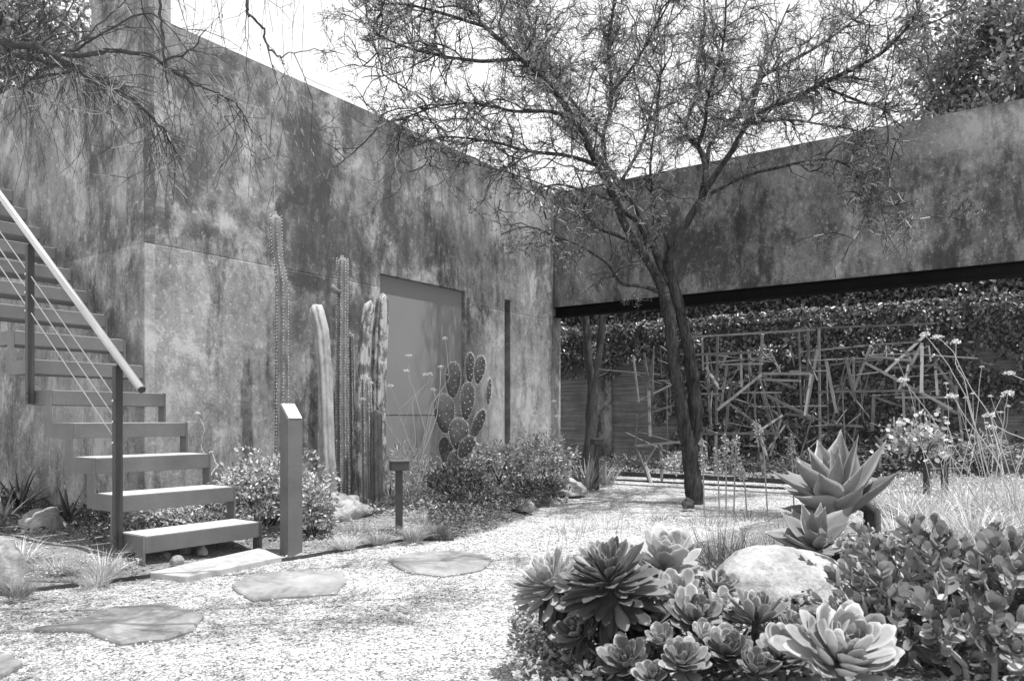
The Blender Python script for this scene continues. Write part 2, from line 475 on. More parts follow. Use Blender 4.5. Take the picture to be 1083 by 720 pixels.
# loose gravel: real chips on top of the ground sheet where the path is seen close
def chips():
    b = MB(); tpl = []
    for k in range(10):
        q = npr.normal(size=(6, 3)) * .12
        v = np.array([(1, 0, 0), (-1, 0, 0), (0, 1, 0), (0, -1, 0), (0, 0, 1), (0, 0, -1)], float) * np.array([1, .75, .5]) + q
        tpl.append((v, [(0, 2, 4), (2, 1, 4), (1, 3, 4), (3, 0, 4), (2, 0, 5), (1, 2, 5), (3, 1, 5), (0, 3, 5)]))
    def put(N, ylo, yhi, s0, s1):
        Y = ylo + (yhi - ylo) * npr.rand(N) ** 1.15
        U = npr.uniform(-30, 1113, N); X = (U - CX) / F * Y
        keep = np.array([not (inL(x, y) and hL(x, y) > .012) and not (inR(x, y) and hR(x, y) > .012) for x, y in zip(X, Y)])
        X, Y = X[keep], Y[keep]; m = len(X)
        S = (s0 + (s1 - s0) * npr.rand(m) ** 2)
        for k in range(10):
            w = np.arange(m) % 10 == k
            a = npr.uniform(0, 6.28, w.sum()); t = npr.normal(size=(w.sum(), 3)) * .45 + [0, 0, 1]
            d = np.stack([np.cos(a), np.sin(a), npr.normal(size=w.sum()) * .2], 1)
            b.inst(tpl[k][0], tpl[k][1], np.stack([X[w], Y[w], S[w] * npr.uniform(.1, .5, w.sum())], 1), frames(d, t), S[w])
    put(70000, 2.2, 4.6, .0026, .0068)
    put(42000, 4.4, 8.2, .0035, .0085)
    put(9000, 8.0, 11.5, .006, .012)
    # a few chips kicked onto the flat stones
    for (u0, v0, w_, h_) in [(125, 664, 95, 20), (305, 621, 66, 15), (465, 598, 58, 13), (0, 708, 40, 14)]:
        n_ = 90; aa = npr.uniform(0, 6.28, n_); rr = .62 + .5 * npr.rand(n_)
        pts = [gp(u0 + w_ * math.cos(q) * r_, v0 + h_ * math.sin(q) * r_) for q, r_ in zip(aa, rr)]
        Pn = np.array([(p.x, p.y, .014) for p in pts]); a = npr.uniform(0, 6.28, n_)
        b.inst(tpl[0][0], tpl[0][1], Pn, frames(np.stack([np.cos(a), np.sin(a), a * 0], 1), npr.normal(size=(n_, 3)) * .3 + [0, 0, 1]), .003 + .004 * npr.rand(n_))
    tag(b.build('gravel', MAT['chip']), 'pale crushed gravel covering the path and yard', 'gravel', kind='stuff')
chips()

# mulch, fallen leaves and dark crumbs over the beds
def litter():
    b = MB()
    N = 26000
    P = []
    while len(P) < N:
        if rnd.random() < .55:
            x, y = rnd.uniform(-4.5, 1.0), rnd.uniform(3.2, 9.6)
            if not inL(x, y): continue
            P.append((x, y, hL(x, y) + .003))
        else:
            x, y = rnd.uniform(-.1, 5.5), rnd.uniform(1.8, 7)
            if not inR(x, y): continue
            P.append((x, y, hR(x, y) + .003))
    P = np.array(P); m = len(P)
    a = npr.uniform(0, 6.28, m)
    b.inst(LEAF[0], LEAF[1], P, frames(np.stack([np.cos(a), np.sin(a), npr.normal(size=m) * .15], 1), npr.normal(size=(m, 3)) * .3 + [0, 0, 1]), npr.uniform(.008, .03, m))
    tag(b.build('leaf_litter', MAT['litter']), 'dry fallen leaves and bark crumbs on the bed soil', 'leaf litter', kind='stuff')
litter()

# ------------------------------------------------------------------ walls as grids of cells with openings
def wall_cells(b, axis, ss, zs, t0, t1, filled, off=0.0, mi=0):
    """cells ss x zs in the plane of the wall, thickness t0..t1 across it; axis 0: wall runs along local x"""
    ns, nz = len(ss) - 1, len(zs) - 1
    ok = lambda i, j: 0 <= i < ns and 0 <= j < nz and filled((ss[i] + ss[i + 1]) / 2, (zs[j] + zs[j + 1]) / 2)
    def P(s, t, z): return (s, t, z) if axis == 0 else (t, s, z)
    for i in range(ns):
        for j in range(nz):
            if not ok(i, j): continue
            a, c, e, h = ss[i], ss[i + 1], zs[j], zs[j + 1]
            q = [[P(a, t0, e), P(c, t0, e), P(c, t0, h), P(a, t0, h)], [P(c, t1, e), P(a, t1, e), P(a, t1, h), P(c, t1, h)]]
            if not ok(i - 1, j): q.append([P(a, t1, e), P(a, t0, e), P(a, t0, h), P(a, t1, h)])
            if not ok(i + 1, j): q.append([P(c, t0, e), P(c, t1, e), P(c, t1, h), P(c, t0, h)])
            if not ok(i, j - 1): q.append([P(a, t1, e), P(c, t1, e), P(c, t0, e), P(a, t0, e)])
            if not ok(i, j + 1): q.append([P(a, t0, h), P(c, t0, h), P(c, t1, h), P(a, t1, h)])
            for p in q: b.add(p, [(0, 1, 2, 3) if axis == 0 else (3, 2, 1, 0)], mi)

TOP = 3.735
def blob_px(u, v, rs, rz, amt):
    k = (u - CX) / F; s = (2.65 + 5.56 * k) / (.582 - .813 * k); Y = 5.56 + .813 * s
    return (s, H + (HY - v) / F * Y, rs, rz, amt)
blobs1 = [blob_px(325, 175, .38, .42, -.34), blob_px(345, 255, .55, .42, -.24), blob_px(330, 300, .35, .10, -.25), blob_px(440, 245, .7, .35, -.14),
          blob_px(500, 225, .8, .4, .22), blob_px(545, 200, .8, .7, .24), blob_px(545, 430, 1.1, .9, .22), blob_px(215, 180, .35, .6, -.14),
          blob_px(225, 330, .5, .6, .05), blob_px(375, 330, .25, .35, -.2), blob_px(560, 320, .3, .4, .1), blob_px(470, 300, .2, .25, .06),
          blob_px(245, 90, .4, .3, -.1), blob_px(205, 242, .5, .08, -.12), blob_px(225, 232, .22, .08, .2), blob_px(400, 150, .5, .3, -.1)]
bld = thing('stucco_building', 'tall weathered plaster building with a flush grey door behind the cacti', 'building', C1, ANG)
M_W1 = m_stucco('front_plaster', 0, .125, .28, blobs1, True, corner=True, end_strip=True)
M_A = m_stucco('side_plaster', 1, .13, .29, [(.25, 2.5, .25, .35, .22), (.55, 2.2, .5, .25, -.1), (1.1, 3.0, .4, .4, .16), (1.6, 2.5, .4, .4, .14), (.3, 1.2, .3, .6, -.06), (2.3, 2.9, .5, .5, .2), (.12, 1.3, .05, .7, .3), (.7, 3.1, .3, .5, -.12)], True)
M_W2 = m_stucco('screen_plaster', 1, .09, .235, [(-1.8, 2.8, .7, .4, -.14), (-5.0, 3.5, .8, .2, .26), (-4.6, 3.0, .9, .25, -.05), (-3.6, 3.45, .6, .2, .12), (-1.0, 3.2, .25, .3, .14), (-.55, 2.9, .25, .3, .12), (-4.2, 2.55, .6, .15, .12), (-2.6, 3.0, .6, .3, -.1)])
b = MB()
def f1(s, z):
    if 2.355 < s < 3.66 and z < 2.213: return False
    if 4.40 < s < 4.52 and z < 2.222: return False
    if z > TOP: return s < .2
    return True
wall_cells(b, 0, [0, .2, 1.2, 2.355, 3.66, 4.40, 4.52, 5.0, 5.65], [0, 2.213, 2.222, 3.0, TOP, 5.2], 0, .25, f1)
b.build('front_wall', M_W1, bld, local=True, bevel=.006)
b = MB()
wall_cells(b, 1, [.252, .78, 2, 4, 6], [0, 2, TOP, 5.2], 0, .25, lambda s, z: z < TOP or s < .78)
b.build('side_wall', M_A, bld, local=True)
b = MB()
wall_cells(b, 1, [.252, 6], [0, TOP], 5.40, 5.65, lambda s, z: True)
wall_cells(b, 0, [.252, 5.398], [0, TOP], 5.75, 6, lambda s, z: True)
b.build('rear_wall', M_A, bld, local=True)
b = MB(); b.box(.252, 5.398, .252, 5.748, 3.42, 3.55)
b.build('roof', MAT['concrete'], bld, local=True)
b = MB(); b.box(2.357, 3.658, .045, .09, .842, 2.211); b.box(2.357, 3.658, .048, .09, .01, .8395)
d = b.build('door', MAT['door'], bld, local=True, bevel=.002)
b = MB(); b.box(2.357, 3.658, .053, .09, .8398, .8417); b.build('door_seam', MAT['void'], d, local=True)
b = MB(); b.box(4.402, 4.518, .17, .2, .01, 2.22)
wn = b.build('slot_window', MAT['void'], bld, local=True)
b = MB(); b.box(4.402, 4.518, .03, .16, 2.195, 2.215); b.build('window_head', MAT['steel'], wn, local=True)
b = MB(); b.box(2.357, 3.658, .10, .24, 0, 2.21); b.build('door_backing', MAT['void'], bld, local=True)

scr = thing('screen_wall', 'long weathered plaster wall carried on a black steel beam across the wide opening', 'wall', Lw(5.5, 0), ANG)
b = MB()
wall_cells(b, 1, [-9.3, -7, -5, -3, -1.5, -.004], [2.252, 3.0, TOP], 5.5, 5.65, lambda s, z: True)
b.v = [v - np.array([5.5, 0, 0]) for v in b.v]
b.build('wall', M_W2, scr, local=True, bevel=.006)
b = MB()
b.box(.03, .04, -9.0, -.004, 2.13, 2.24); b.box(-.012, .12, -9.0, -.004, 2.2415, 2.2495); b.box(-.018, .12, -9.0, -.004, 2.120, 2.129)
b.build('steel_beam', MAT['beam'], scr, local=True)
b = MB(); wall_cells(b, 1, [-9.3, -9.002], [0, 2.25], 0, .15, lambda s, z: True)
b.build('pier', M_W2, scr, local=True)

# back wall of rammed earth with a lit cap
bw = thing('back_wall', 'low striped rammed earth wall at the back of the yard, half hidden by ivy', 'wall', Lw(8.25, 0), ANG)
b = MB(); wall_cells(b, 1, [-11, -8, -5, -2, 1, 4], [0, 1.1, 2.2], 0, .3, lambda s, z: True); b.build('wall', MAT['rammed'], bw, local=True, bevel=.01)
b = MB(); b.box(-.03, .33, -11, 4, 2.2015, 2.245); b.build('coping', MAT['concrete'], bw, local=True, bevel=.005)
b = MB(); b.box(-.05, -.002, .62, .92, 0, 2.19); b.build('buttress', M_W2, bw, local=True, bevel=.005)

# threshold strips
b = MB(); b.box(0, .035, -6, 1.2, -.02, .022)
for (xl, y0, y1, lb) in [(5.95, -7, -.1, 'thin dark metal strip set in the gravel just beyond the tall wall opening'),
                         (6.7, -7, 1.4, 'dark low kerb strip along the foot of the rear planting')]:
    b = MB(); b.box(0, .03, y0, y1, -.02, .02 if xl < 6 else .06)
    tag(b.build('edging_strip', MAT['steel_dark'], loc=None, local=True), lb, 'edging').matrix_world = Matrix.LocRotScale(Lw(xl, 0), Matrix.Rotation(ANG, 3, 'Z'), None)

def strip(pts, z0, z1, w, name, mat, label, cat):
    b = MB(); P = [Vector((p[0], p[1], 0)) for p in pts]
    vs = []
    for i, p in enumerate(P):
        t = (P[min(i + 1, len(P) - 1)] - P[max(i - 1, 0)]).normalized(); nn = Vector((-t.y, t.x, 0)) * w / 2
        for q in (p - nn, p + nn):
            vs += [(q.x, q.y, z0), (q.x, q.y, z1)]
    f = []
    for i in range(len(P) - 1):
        a = i * 4; c = a + 4
        f += [(a + 1, c + 1, c + 3, a + 3), (a, a + 1, a + 3, a + 2) if i == 0 else (a, c, c + 1, a + 1), (a + 2, a + 3, c + 3, c + 2), (a, c, c + 1, a + 1)]
    b.add(vs, list(dict.fromkeys(f)))
    return tag(b.build(name, mat), label, cat)
strip(edge_l, -.02, .02, .007, 'edging_strip', MAT['steel_dark'], 'thin dark metal edging left of the staircase pad, between grass tufts and gravel', 'edging')
strip([gxy(296, 594)] + edge_m[:4], -.02, .02, .007, 'edging_strip', MAT['steel_dark'], 'thin dark metal edging running from the sign post past the path light', 'edging')

# ------------------------------------------------------------------ stairs
st = thing('staircase', 'open riser painted steel staircase with round handrail climbing the left wall', 'staircase', Lw(-.09, -1.48), ANG)
G_, RZ, Z1, WD, NS = .262, .1976, .182, .736, 18
for i in range(NS):
    y0 = i * G_; z = Z1 + i * RZ
    b = MB(); b.box(-WD + .013, -.013, y0, y0 + G_ + (.0 if i < NS - 1 else .5), z - .088, z)
    tr = b.build('tread', MAT['steel'], st, local=True, bevel=.003)
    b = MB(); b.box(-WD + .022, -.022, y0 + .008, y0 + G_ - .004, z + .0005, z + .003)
    b.build('lit_top', MAT['lit_tread'], tr, local=True)  # added pale plate, paints the sunlit look of the tread top
def stringer(x0, x1):
    t = .088; tv = .075
    outer = [(0, 0), (0, Z1)]; inner = [(tv, 0), (tv, Z1 - t)]
    for i in range(NS):
        y1 = (i + 1) * G_; z = Z1 + i * RZ
        if i < NS - 1:
            outer += [(y1, z), (y1, z + RZ)]; inner += [(y1 + tv, z - t), (y1 + tv, z + RZ - t)]
        else: outer += [(y1 + .5, z)]; inner += [(y1 + .5, z - t)]
    b = MB(); n = len(outer)
    vs = [(x, p[0], p[1] + .0015) for x in (x0, x1) for p in outer + inner]
    f = []; m = 2 * n
    for i in range(n - 1):
        if i == 0 : f += [(0, 1, n + 1, n)]
        else: f += [(i, i + 1, n + i + 1, n + i)]
    F2 = []
    for q in f: F2 += [q, tuple(m + k for k in reversed(q))]
    for i in range(n - 1): F2 += [(i, m + i, m + i + 1, i + 1), (n + i, n + i + 1, m + n + i + 1, m + n + i)]
    F2 += [(0, n, m + n, m), (n - 1, m + n - 1, m + 2 * n - 1, 2 * n - 1)]
    b.add(vs, F2); return b
stringer(-WD, -WD + .012).build('stringer', MAT['steel'], st, local=True)
stringer(-.012, 0).build('stringer', MAT['steel'], st, local=True)
rl_x = -WD - .02
posts = [1, 5, 9, 13, 17]
def railz(y): return .962 + (y + .01) * RZ / G_
for i in posts:
    y = i * G_ - .045; zb = Z1 + (i - 1) * RZ - .08
    b = MB(); b.box(rl_x - .022, rl_x + .018, y - .02, y + .02, zb, railz(y) - .05)
    p = b.build('rail_post', MAT['steel_dark'], st, local=True, bevel=.003)
    for zz in (zb + .03, zb + .065):
        b = MB(); b.tube([(rl_x - .028, y, zz), (rl_x - .0222, y, zz)], .006, 6); b.build('bolt', MAT['steel'], p, local=True)
    b = MB(); b.tube([(rl_x, y, railz(y) - .055), (rl_x, y, railz(y) - .018)], .006, 8); b.build('rail_bracket', MAT['steel_dark'], p, local=True)
    for k in range(3):
        zc = railz(y) - .235 - k * .112
        b = MB(); b.tube([(rl_x - .03, y, zc), (rl_x - .022, y, zc)], .007, 8)
        b.build('cable_bolt', MAT['cable'], p, local=True)
yend = posts[-1] * G_ + .2
b = MB(); b.tube([(rl_x, -.02, railz(-.02)), (rl_x, yend, railz(yend))], .0215, 20)
hr = b.build('handrail', MAT['brushed'], st, local=True, smooth=True)
b = MB(); b.tube([(rl_x, -.026, railz(-.026)), (rl_x, -.0195, railz(-.0195))], .0195, 20); b.build('end_cap', MAT['steel_dark'], hr, local=True)
for k in range(3):
    a = posts[0] * G_ - .045
    b = MB(); b.tube([(rl_x - .002, a, railz(a) - .235 - k * .112), (rl_x - .002, yend, railz(yend) - .235 - k * .112)], .0035, 6)
    b.build('cable', MAT['cable'], st, local=True, smooth=True)

pad = MB(); pz = .03
c = [gxy(158, 611), gxy(300, 591), gxy(272, 583), gxy(150, 606)]
c = [gxy(157, 611), gxy(196, 616), gxy(298, 594), gxy(276, 584)]
vs = [(x, y, z) for z in (-.02, pz) for x, y in c]
pad.add(vs, [(3, 2, 1, 0), (4, 5, 6, 7), (0, 1, 5, 4), (1, 2, 6, 5), (2, 3, 7, 6), (3, 0, 4, 7)])
tag(pad.build('concrete_pad', MAT['concrete'], bevel=.004), 'pale flat concrete landing pad at the foot of the staircase', 'paving')

# ------------------------------------------------------------------ sign post, path lights
base = gp(308, 587)
sg = thing('sign_post', 'square steel sign post with slanted pale plaque beside the staircase foot', 'sign', base, R(46))
hw = .047; z0, z1 = .795, .888
b = MB(); vs = [(x, y, -.05) for x, y in ((-hw, -hw), (hw, -hw), (hw, hw), (-hw, hw))] + [(-hw, -hw, z0), (hw, -hw, z0), (hw, hw, z1), (-hw, hw, z1)]
b.add(vs, [(3, 2, 1, 0), (4, 5, 6, 7), (0, 1, 5, 4), (1, 2, 6, 5), (2, 3, 7, 6), (3, 0, 4, 7)])
b.build('post', MAT['steel'], sg, local=True, bevel=.002)
b = MB(); q = .043; nrm = Vector((0, -(z1 - z0), 2 * hw)).normalized()
vs = []
for off in (.0025, .011):
    for x, y in ((-q, -q), (q, -q), (q, q), (-q, q)):
        z = z0 + (y + hw) / (2 * hw) * (z1 - z0); vs.append((x, y + nrm.y * off, z + nrm.z * off))
b.add(vs, [(3, 2, 1, 0), (4, 5, 6, 7), (0, 1, 5, 4), (1, 2, 6, 5), (2, 3, 7, 6), (3, 0, 4, 7)])
b.build('plaque', MAT['plaque'], sg, local=True, bevel=.0015)

def path_light():
    t = thing('path_light', 'dark square path light at the bed edge in front of the tall cacti', 'path light', (0, 0, 0), R(20), 'square path lights')
    b = MB(); b.box(-.021, .021, -.021, .021, -.05, .455); b.build('post', MAT['steel_dark'], t, local=True, bevel=.002)
    b = MB(); b.box(-.058, .058, -.052, .052, .456, .514); hd = b.build('lamp_head', MAT['steel_dark'], t, local=True, bevel=.003)
    b = MB(); b.box(-.062, .062, -.056, .056, .515, .524); b.build('cap', MAT['steel'], hd, local=True, bevel=.002)
    return t
pl = path_light(); pl.location = gp(422, 569)
for (u, Y, z, lb) in [(631, 8.6, .06, 'far dark path light among the aloes by the pale corner of the building'),
                      (980, 6.9, -.02, 'left of the two dark path lights in the bright grass at the right'),
                      (999, 6.5, .0, 'right of the two dark path lights in the bright grass at the right')]:
    c_ = copy_tree(pl); p = at(u, HY, Y); c_.location = (p.x, p.y, z); c_['label'] = lb

# ------------------------------------------------------------------ stepping stones
def flag(px, label, z=.018):
    P = [gp(u, v, 0) for u, v in px]
    # refine the outline with small irregularities
    Q = []
    for i, p in enumerate(P):
        q = P[(i + 1) % len(P)]
        for k in range(5):
            t = k / 5; r = p.lerp(q, t); r += Vector((mnoise.noise(r * 9), mnoise.noise(r * 9 + Vector((5, 5, 5))), 0)) * .018; Q.append(r)
    c = sum(Q, Vector()) / len(Q); n = len(Q)
    vs = []; rings = [(1.0, -.02), (1.01, z - .008), (.985, z), (.6, z + .002), (.25, z + .001)]
    for s, zz in rings:
        for q in Q:
            r = c + (q - c) * s
            vs.append((r.x, r.y, zz + (.003 * mnoise.noise(r * 14) if zz > 0 else 0)))
    f = []
    for j in range(len(rings) - 1):
        for i in range(n): f.append((j * n + i, j * n + (i + 1) % n, (j + 1) * n + (i + 1) % n, (j + 1) * n + i))
    f.append(tuple((len(rings) - 1) * n + i for i in range(n)))
    b = MB(); b.add(vs, f)
    return tag(b.build('stepping_stone', MAT['flag'], smooth=False), label, 'stepping stone', 'flat stepping stones in the gravel')
flag([(38, 668), (82, 659), (120, 645), (175, 641), (213, 654), (205, 668), (175, 678), (128, 683), (90, 670)], 'large pointed flat stepping stone at the lower left, streaked with branch shadow')
flag([(245, 622), (262, 611), (305, 607), (362, 607), (366, 617), (355, 630), (300, 633), (268, 637)], 'rounded flat stepping stone just right of the staircase pad')
flag([(410, 594), (440, 586), (490, 585), (520, 592), (512, 604), (470, 611), (430, 606)], 'farthest stepping stone, lying in tree shade beyond the path light')
flag([(-60, 712), (-30, 696), (14, 697), (22, 706), (8, 716), (-30, 728)], 'flat stepping stone cut off at the lower left corner of the view')

# ------------------------------------------------------------------ rocks
def rock(loc, rad, label, mat='rock', seed=0, rotz=0.0, group=None, sub=3, rough=.22, name='rock', cat='rock'):
    import bmesh
    bm = bmesh.new(); bmesh.ops.create_icosphere(bm, subdivisions=sub, radius=1.0)
    for v in bm.verts:
        p = v.co.copy(); o = Vector((seed * 3.1, seed * 1.7, seed))
        d = 1 + rough * mnoise.noise(p * 1.1 + o) + rough * .45 * mnoise.noise(p * 2.6 + o) + rough * .2 * mnoise.noise(p * 7 + o)
        if rough > .2: d -= rough * .5 * abs(mnoise.noise(Vector((p.x * 2, p.y * 2, p.z * 5)) + o))
        v.co = Vector((p.x * rad[0], p.y * rad[1], max(p.z, -.35) * rad[2])) * d
    me = bpy.data.meshes.new(name); bm.to_mesh(me); bm.free()
    for p in me.polygons: p.use_smooth = True
    me.materials.append(MAT[mat])
    o = bpy.data.objects.new(name, me); COL.objects.link(o); o.location = loc; o.rotation_euler = (0, 0, rotz)
    return tag(o, label, cat, group)
rock((1.075, 2.98, .05), (.325, .27, .255), 'large smooth pale boulder among the foreground succulents', 'rock', 2, .3, sub=5, rough=.19, name='boulder', cat='boulder')
B = lambda u, v, z=0: gp(u, v, z)
def rk(u, v, w, h, lb, mat='rock_d', seed=1, rough=.25, group='rocks in the left bed'):
    p = gp(u, v, .03); s = p.y / F
    rock((p.x, p.y, .03 + h * s * .25), (w * s / 2, w * s / 2 * .75, h * s * .78), lb, mat, seed, seed * .7, group, 4, rough)
rk(45, 566, 58, 30, 'low pale rock behind the grass tufts under the left side of the staircase', 'rock_d', 3)
rk(2, 618, 50, 48, 'pale rock at the left edge of the view beside the tufts', 'rock', 4)
rk(284, 556, 30, 26, 'small rounded rock left of the sign post', 'rock_d', 5)
rk(350, 554, 92, 36, 'broad rough rock between the sign post and the tall cacti', 'rock_d', 6, .5)
rk(603, 522, 46, 15, 'pale low rock at the far tip of the left bed', 'rock', 7, .4)
rk(555, 540, 26, 12, 'small rock half covered by mat plants in the left bed', 'rock_d', 8)
for i, (u, v, w, h, lb) in enumerate([(187, 596, 14, 9, 'leftmost pebble under the lowest stair tread'), (196, 585, 13, 10, 'grey pebble under the middle of the lowest stair tread'),
                      (214, 586, 15, 9, 'widest pebble under the right half of the lowest tread'), (176, 590, 9, 7, 'smallest pebble under the left half of the lowest tread')]):
    rk(u, v, w, h, lb, 'rock_d', 10 + i, .15, 'pebbles under the lowest tread')
# ================================================================== plants
def blades(b, base, n, L, Wd, spread, bend, seed=0, radius=.05, pitch=(.15, .9), segs_n=5, taper=1.0, mi=0):
    "a tuft of n arching strap blades"
    rs = np.random.RandomState(seed + 100)
    a = rs.uniform(0, 2 * np.pi, n); rr = radius * np.sqrt(rs.rand(n))
    lean = pitch[0] + (pitch[1] - pitch[0]) * rs.rand(n); l = L * (.55 + .55 * rs.rand(n)); bd = bend * (.5 + rs.rand(n))
    d = np.stack([np.cos(a), np.sin(a)], 1)
    a2 = a + rs.normal(size=n) * .5; side = np.stack([-np.sin(a2), np.cos(a2), rs.normal(size=n) * .3], 1)
    side /= np.linalg.norm(side, axis=1)[:, None]
    P = np.zeros((n, segs_n + 1, 3)); P[:, 0, 0] = base[0] + d[:, 0] * rr; P[:, 0, 1] = base[1] + d[:, 1] * rr; P[:, 0, 2] = base[2] - .01
    th = lean * spread
    for i in range(segs_n):
        st_ = l / segs_n
        P[:, i + 1, :2] = P[:, i, :2] + d * (np.sin(th) * st_)[:, None]; P[:, i + 1, 2] = P[:, i, 2] + np.cos(th) * st_
        th = np.minimum(th + bd / segs_n, 2.6)
    P[:, :, 2] = np.maximum(P[:, :, 2], base[2] - .02)
    t = np.linspace(0, 1, segs_n + 1); w = Wd * (1 - t ** 2 * taper) * (.6 + .4 * np.sin(np.pi * np.clip(t + .25, 0, 1)))
    w = np.maximum(w, Wd * .06)
    ww = w[None, :, None] * side[:, None, :] / 2 * (0.7 + .6 * rs.rand(n))[:, None, None]
    V = np.stack([P - ww, P + ww], 2).reshape(n, -1, 3); k = (segs_n + 1) * 2
    q = np.array([(2 * i, 2 * i + 1, 2 * i + 3, 2 * i + 2) for i in range(segs_n)])
    b.f.append(((q[None] + (np.arange(n) * k)[:, None, None] + b.n).reshape(-1, 4), mi)); b.v.append(V.reshape(-1, 3)); b.n += n * k

def tuft(u, v, n, L, Wd, mat, label, seed=1, Y=None, z=None, spread=1.0, bend=1.0, radius=.04, group='grass tufts', name='grass_tuft', pitch=(.1, .95), cat='grass'):
    p = gp(u, v, .03) if Y is None else at(u, v, Y)
    if z is not None: p.z = z
    b = MB(); blades(b, p, n, L, Wd, spread, bend, seed, radius, pitch)
    return tag(b.build(name, MAT[mat]), label, cat, group)

# ---- left bed, around the stairs
tuft(22, 600, 110, .23, .007, 'grass_pale', 'pale strappy tuft with long arching blades beside the rock at the left edge', 1, bend=1.4, radius=.05, group='tufts by the stairs')
tuft(62, 606, 420, .13, .0025, 'grass_pale', 'fine pale fescue tuft left of centre between stairs and metal edging', 2, radius=.05, group='tufts by the stairs')
tuft(62, 600, 120, .11, .0028, 'grass_dark', 'darker wisp growing in the heart of the fine pale fescue by the stairs', 21, radius=.03, group='tufts by the stairs')
tuft(108, 611, 130, .20, .005, 'grass_pale', 'bright spiky tuft pressed against the foot of the staircase', 3, bend=.9, radius=.04, group='tufts by the stairs')
tuft(100, 616, 300, .09, .0025, 'grass_pale', 'low fine tuft in front of the spiky tuft at the stair foot', 31, radius=.06, group='tufts by the stairs')
tuft(20, 628, 260, .11, .0028, 'grass', 'grey fine tuft at the lower left just behind the metal edging', 4, radius=.05, group='tufts by the stairs')
tuft(-20, 600, 260, .16, .004, 'grass', 'tuft mostly cut off at the left edge of the view', 5, radius=.06, group='tufts by the stairs')

def spiky(u, v, Y, n, L, Wd, mat, label, seed, zb=.05, spread=.9, name='spiky_aloe', cat='aloe', group=None):
    p = at(u, v, Y); p.z = zb
    rs = random.Random(seed); b = MB()
    for i in range(n):
        f = i / n; a = i * 2.4 + rs.uniform(-.2, .2); th = .12 + spread * f ** .8 + rs.uniform(-.1, .1)
        l = L * (.7 + .35 * rs.random()); m = 6; vs = []; d = Vector((math.cos(a), math.sin(a), 0)); sd = Vector((-d.y, d.x, 0))
        q = Vector(p) + d * .015; t_ = th
        for k in range(m + 1):
            t = k / m; w = Wd * (1 - t) ** .75 * (.75 + .25 * math.sin(math.pi * min(1, t + .3)))
            nn = Vector((-d.x * math.cos(t_), -d.y * math.cos(t_), math.sin(t_)))
            vs += [tuple(q - sd * w / 2 + nn * w * .18), tuple(q - nn * w * .16), tuple(q + sd * w / 2 + nn * w * .18), tuple(q + nn * w * .03)]
            q = q + (d * math.sin(t_) + Vector((0, 0, math.cos(t_)))) * (l / m); t_ += .06
        fs = [(k * 4 + j, k * 4 + (j + 1) % 4, k * 4 + 4 + (j + 1) % 4, k * 4 + 4 + j) for k in range(m) for j in range(4)]
        b.add(vs, fs)
    return tag(b.build(name, MAT[mat], smooth=True), label, cat, group)
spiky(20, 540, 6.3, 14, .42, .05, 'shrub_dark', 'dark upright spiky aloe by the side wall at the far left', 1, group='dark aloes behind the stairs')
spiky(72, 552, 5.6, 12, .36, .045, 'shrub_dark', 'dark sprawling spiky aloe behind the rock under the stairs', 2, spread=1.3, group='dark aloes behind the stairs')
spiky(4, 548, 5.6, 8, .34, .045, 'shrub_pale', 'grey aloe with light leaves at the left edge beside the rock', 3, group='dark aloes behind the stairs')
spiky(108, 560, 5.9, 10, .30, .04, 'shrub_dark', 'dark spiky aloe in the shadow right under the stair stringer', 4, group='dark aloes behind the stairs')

def leafcloud(b, c, rad, n, L, tpl=LEAF, seed=0, shell=.45, up=.5, lump=.35, flat=False, lo=-.6, mi=0):
    rs = np.random.RandomState(seed + 7)
    d = rs.normal(size=(n * 2, 3)); d /= np.linalg.norm(d, axis=1)[:, None]; d = d[d[:, 2] > lo][:n]; m = len(d)
    o = np.array([mnoise.noise(Vector(tuple(q * 2.2 + seed))) for q in d])
    r = (shell + (1 - shell) * rs.rand(m) ** .6) * (1 + lump * o * 1.6)
    P = np.array(c) + d * r[:, None] * np.array(rad)
    P[:, 2] = np.maximum(P[:, 2], .02)
    dd = d + rs.normal(size=(m, 3)) * .7; nn = rs.normal(size=(m, 3)) * .6 + [0, 0, up] + d * .4
    b.inst(tpl[0], tpl[1], P, frames(dd, nn), L * (.55 + .6 * rs.rand(m)), mi)
    return P

def shrub(name, label, cat, c, rad, n, L, mat, seed, tpl=LEAF, stems=9, group=None, up=.6, lump=.35, stem_mat='bark', shell=.4, sr=.005, lo=-.6, flowers=0, fmat='flower'):
    base = Vector((c[0], c[1], max(0, c[2] - rad[2])))
    t = thing(name, label, cat, base, 0, group)
    b = MB(); P = leafcloud(b, c, rad, n, L, tpl, seed, shell, up, lump, lo=lo)
    b.build('foliage', MAT[mat], t)
    rs = random.Random(seed); b = MB()
    for i in range(stems):
        q = Vector(tuple(P[rs.randrange(len(P))])); a = base + Vector((rs.uniform(-.3, .3) * rad[0] * .5, rs.uniform(-.3, .3) * rad[1] * .5, -.02))
        mid = a.lerp(q, .5) + Vector((rs.uniform(-1, 1), rs.uniform(-1, 1), .6)) * rad[2] * .12
        b.tube([a, mid, q], [sr, sr * .8, sr * .45], 5)
    b.build('stems', MAT[stem_mat], t)
    if flowers:
        b = MB(); sel = [P[rs.randrange(len(P))] for _ in range(flowers)]
        for q in sel:
            leafcloud(b, (q[0], q[1], q[2] + .02), (.012, .012, .009), 9, .012, LEAFR, rs.randrange(999), .5)
        b.build('flowers', MAT[fmat], t)
    return t

def px_shrub(u, v, Y, wpx, hpx, *a, depth=.8, **k):
    c = at(u, v, Y); s = Y / F
    name, label, cat, n, L, mat, seed = a
    return shrub(name, label, cat, c, (wpx * s / 2, wpx * s / 2 * depth, hpx * s / 2), n, L, mat, seed, **k)

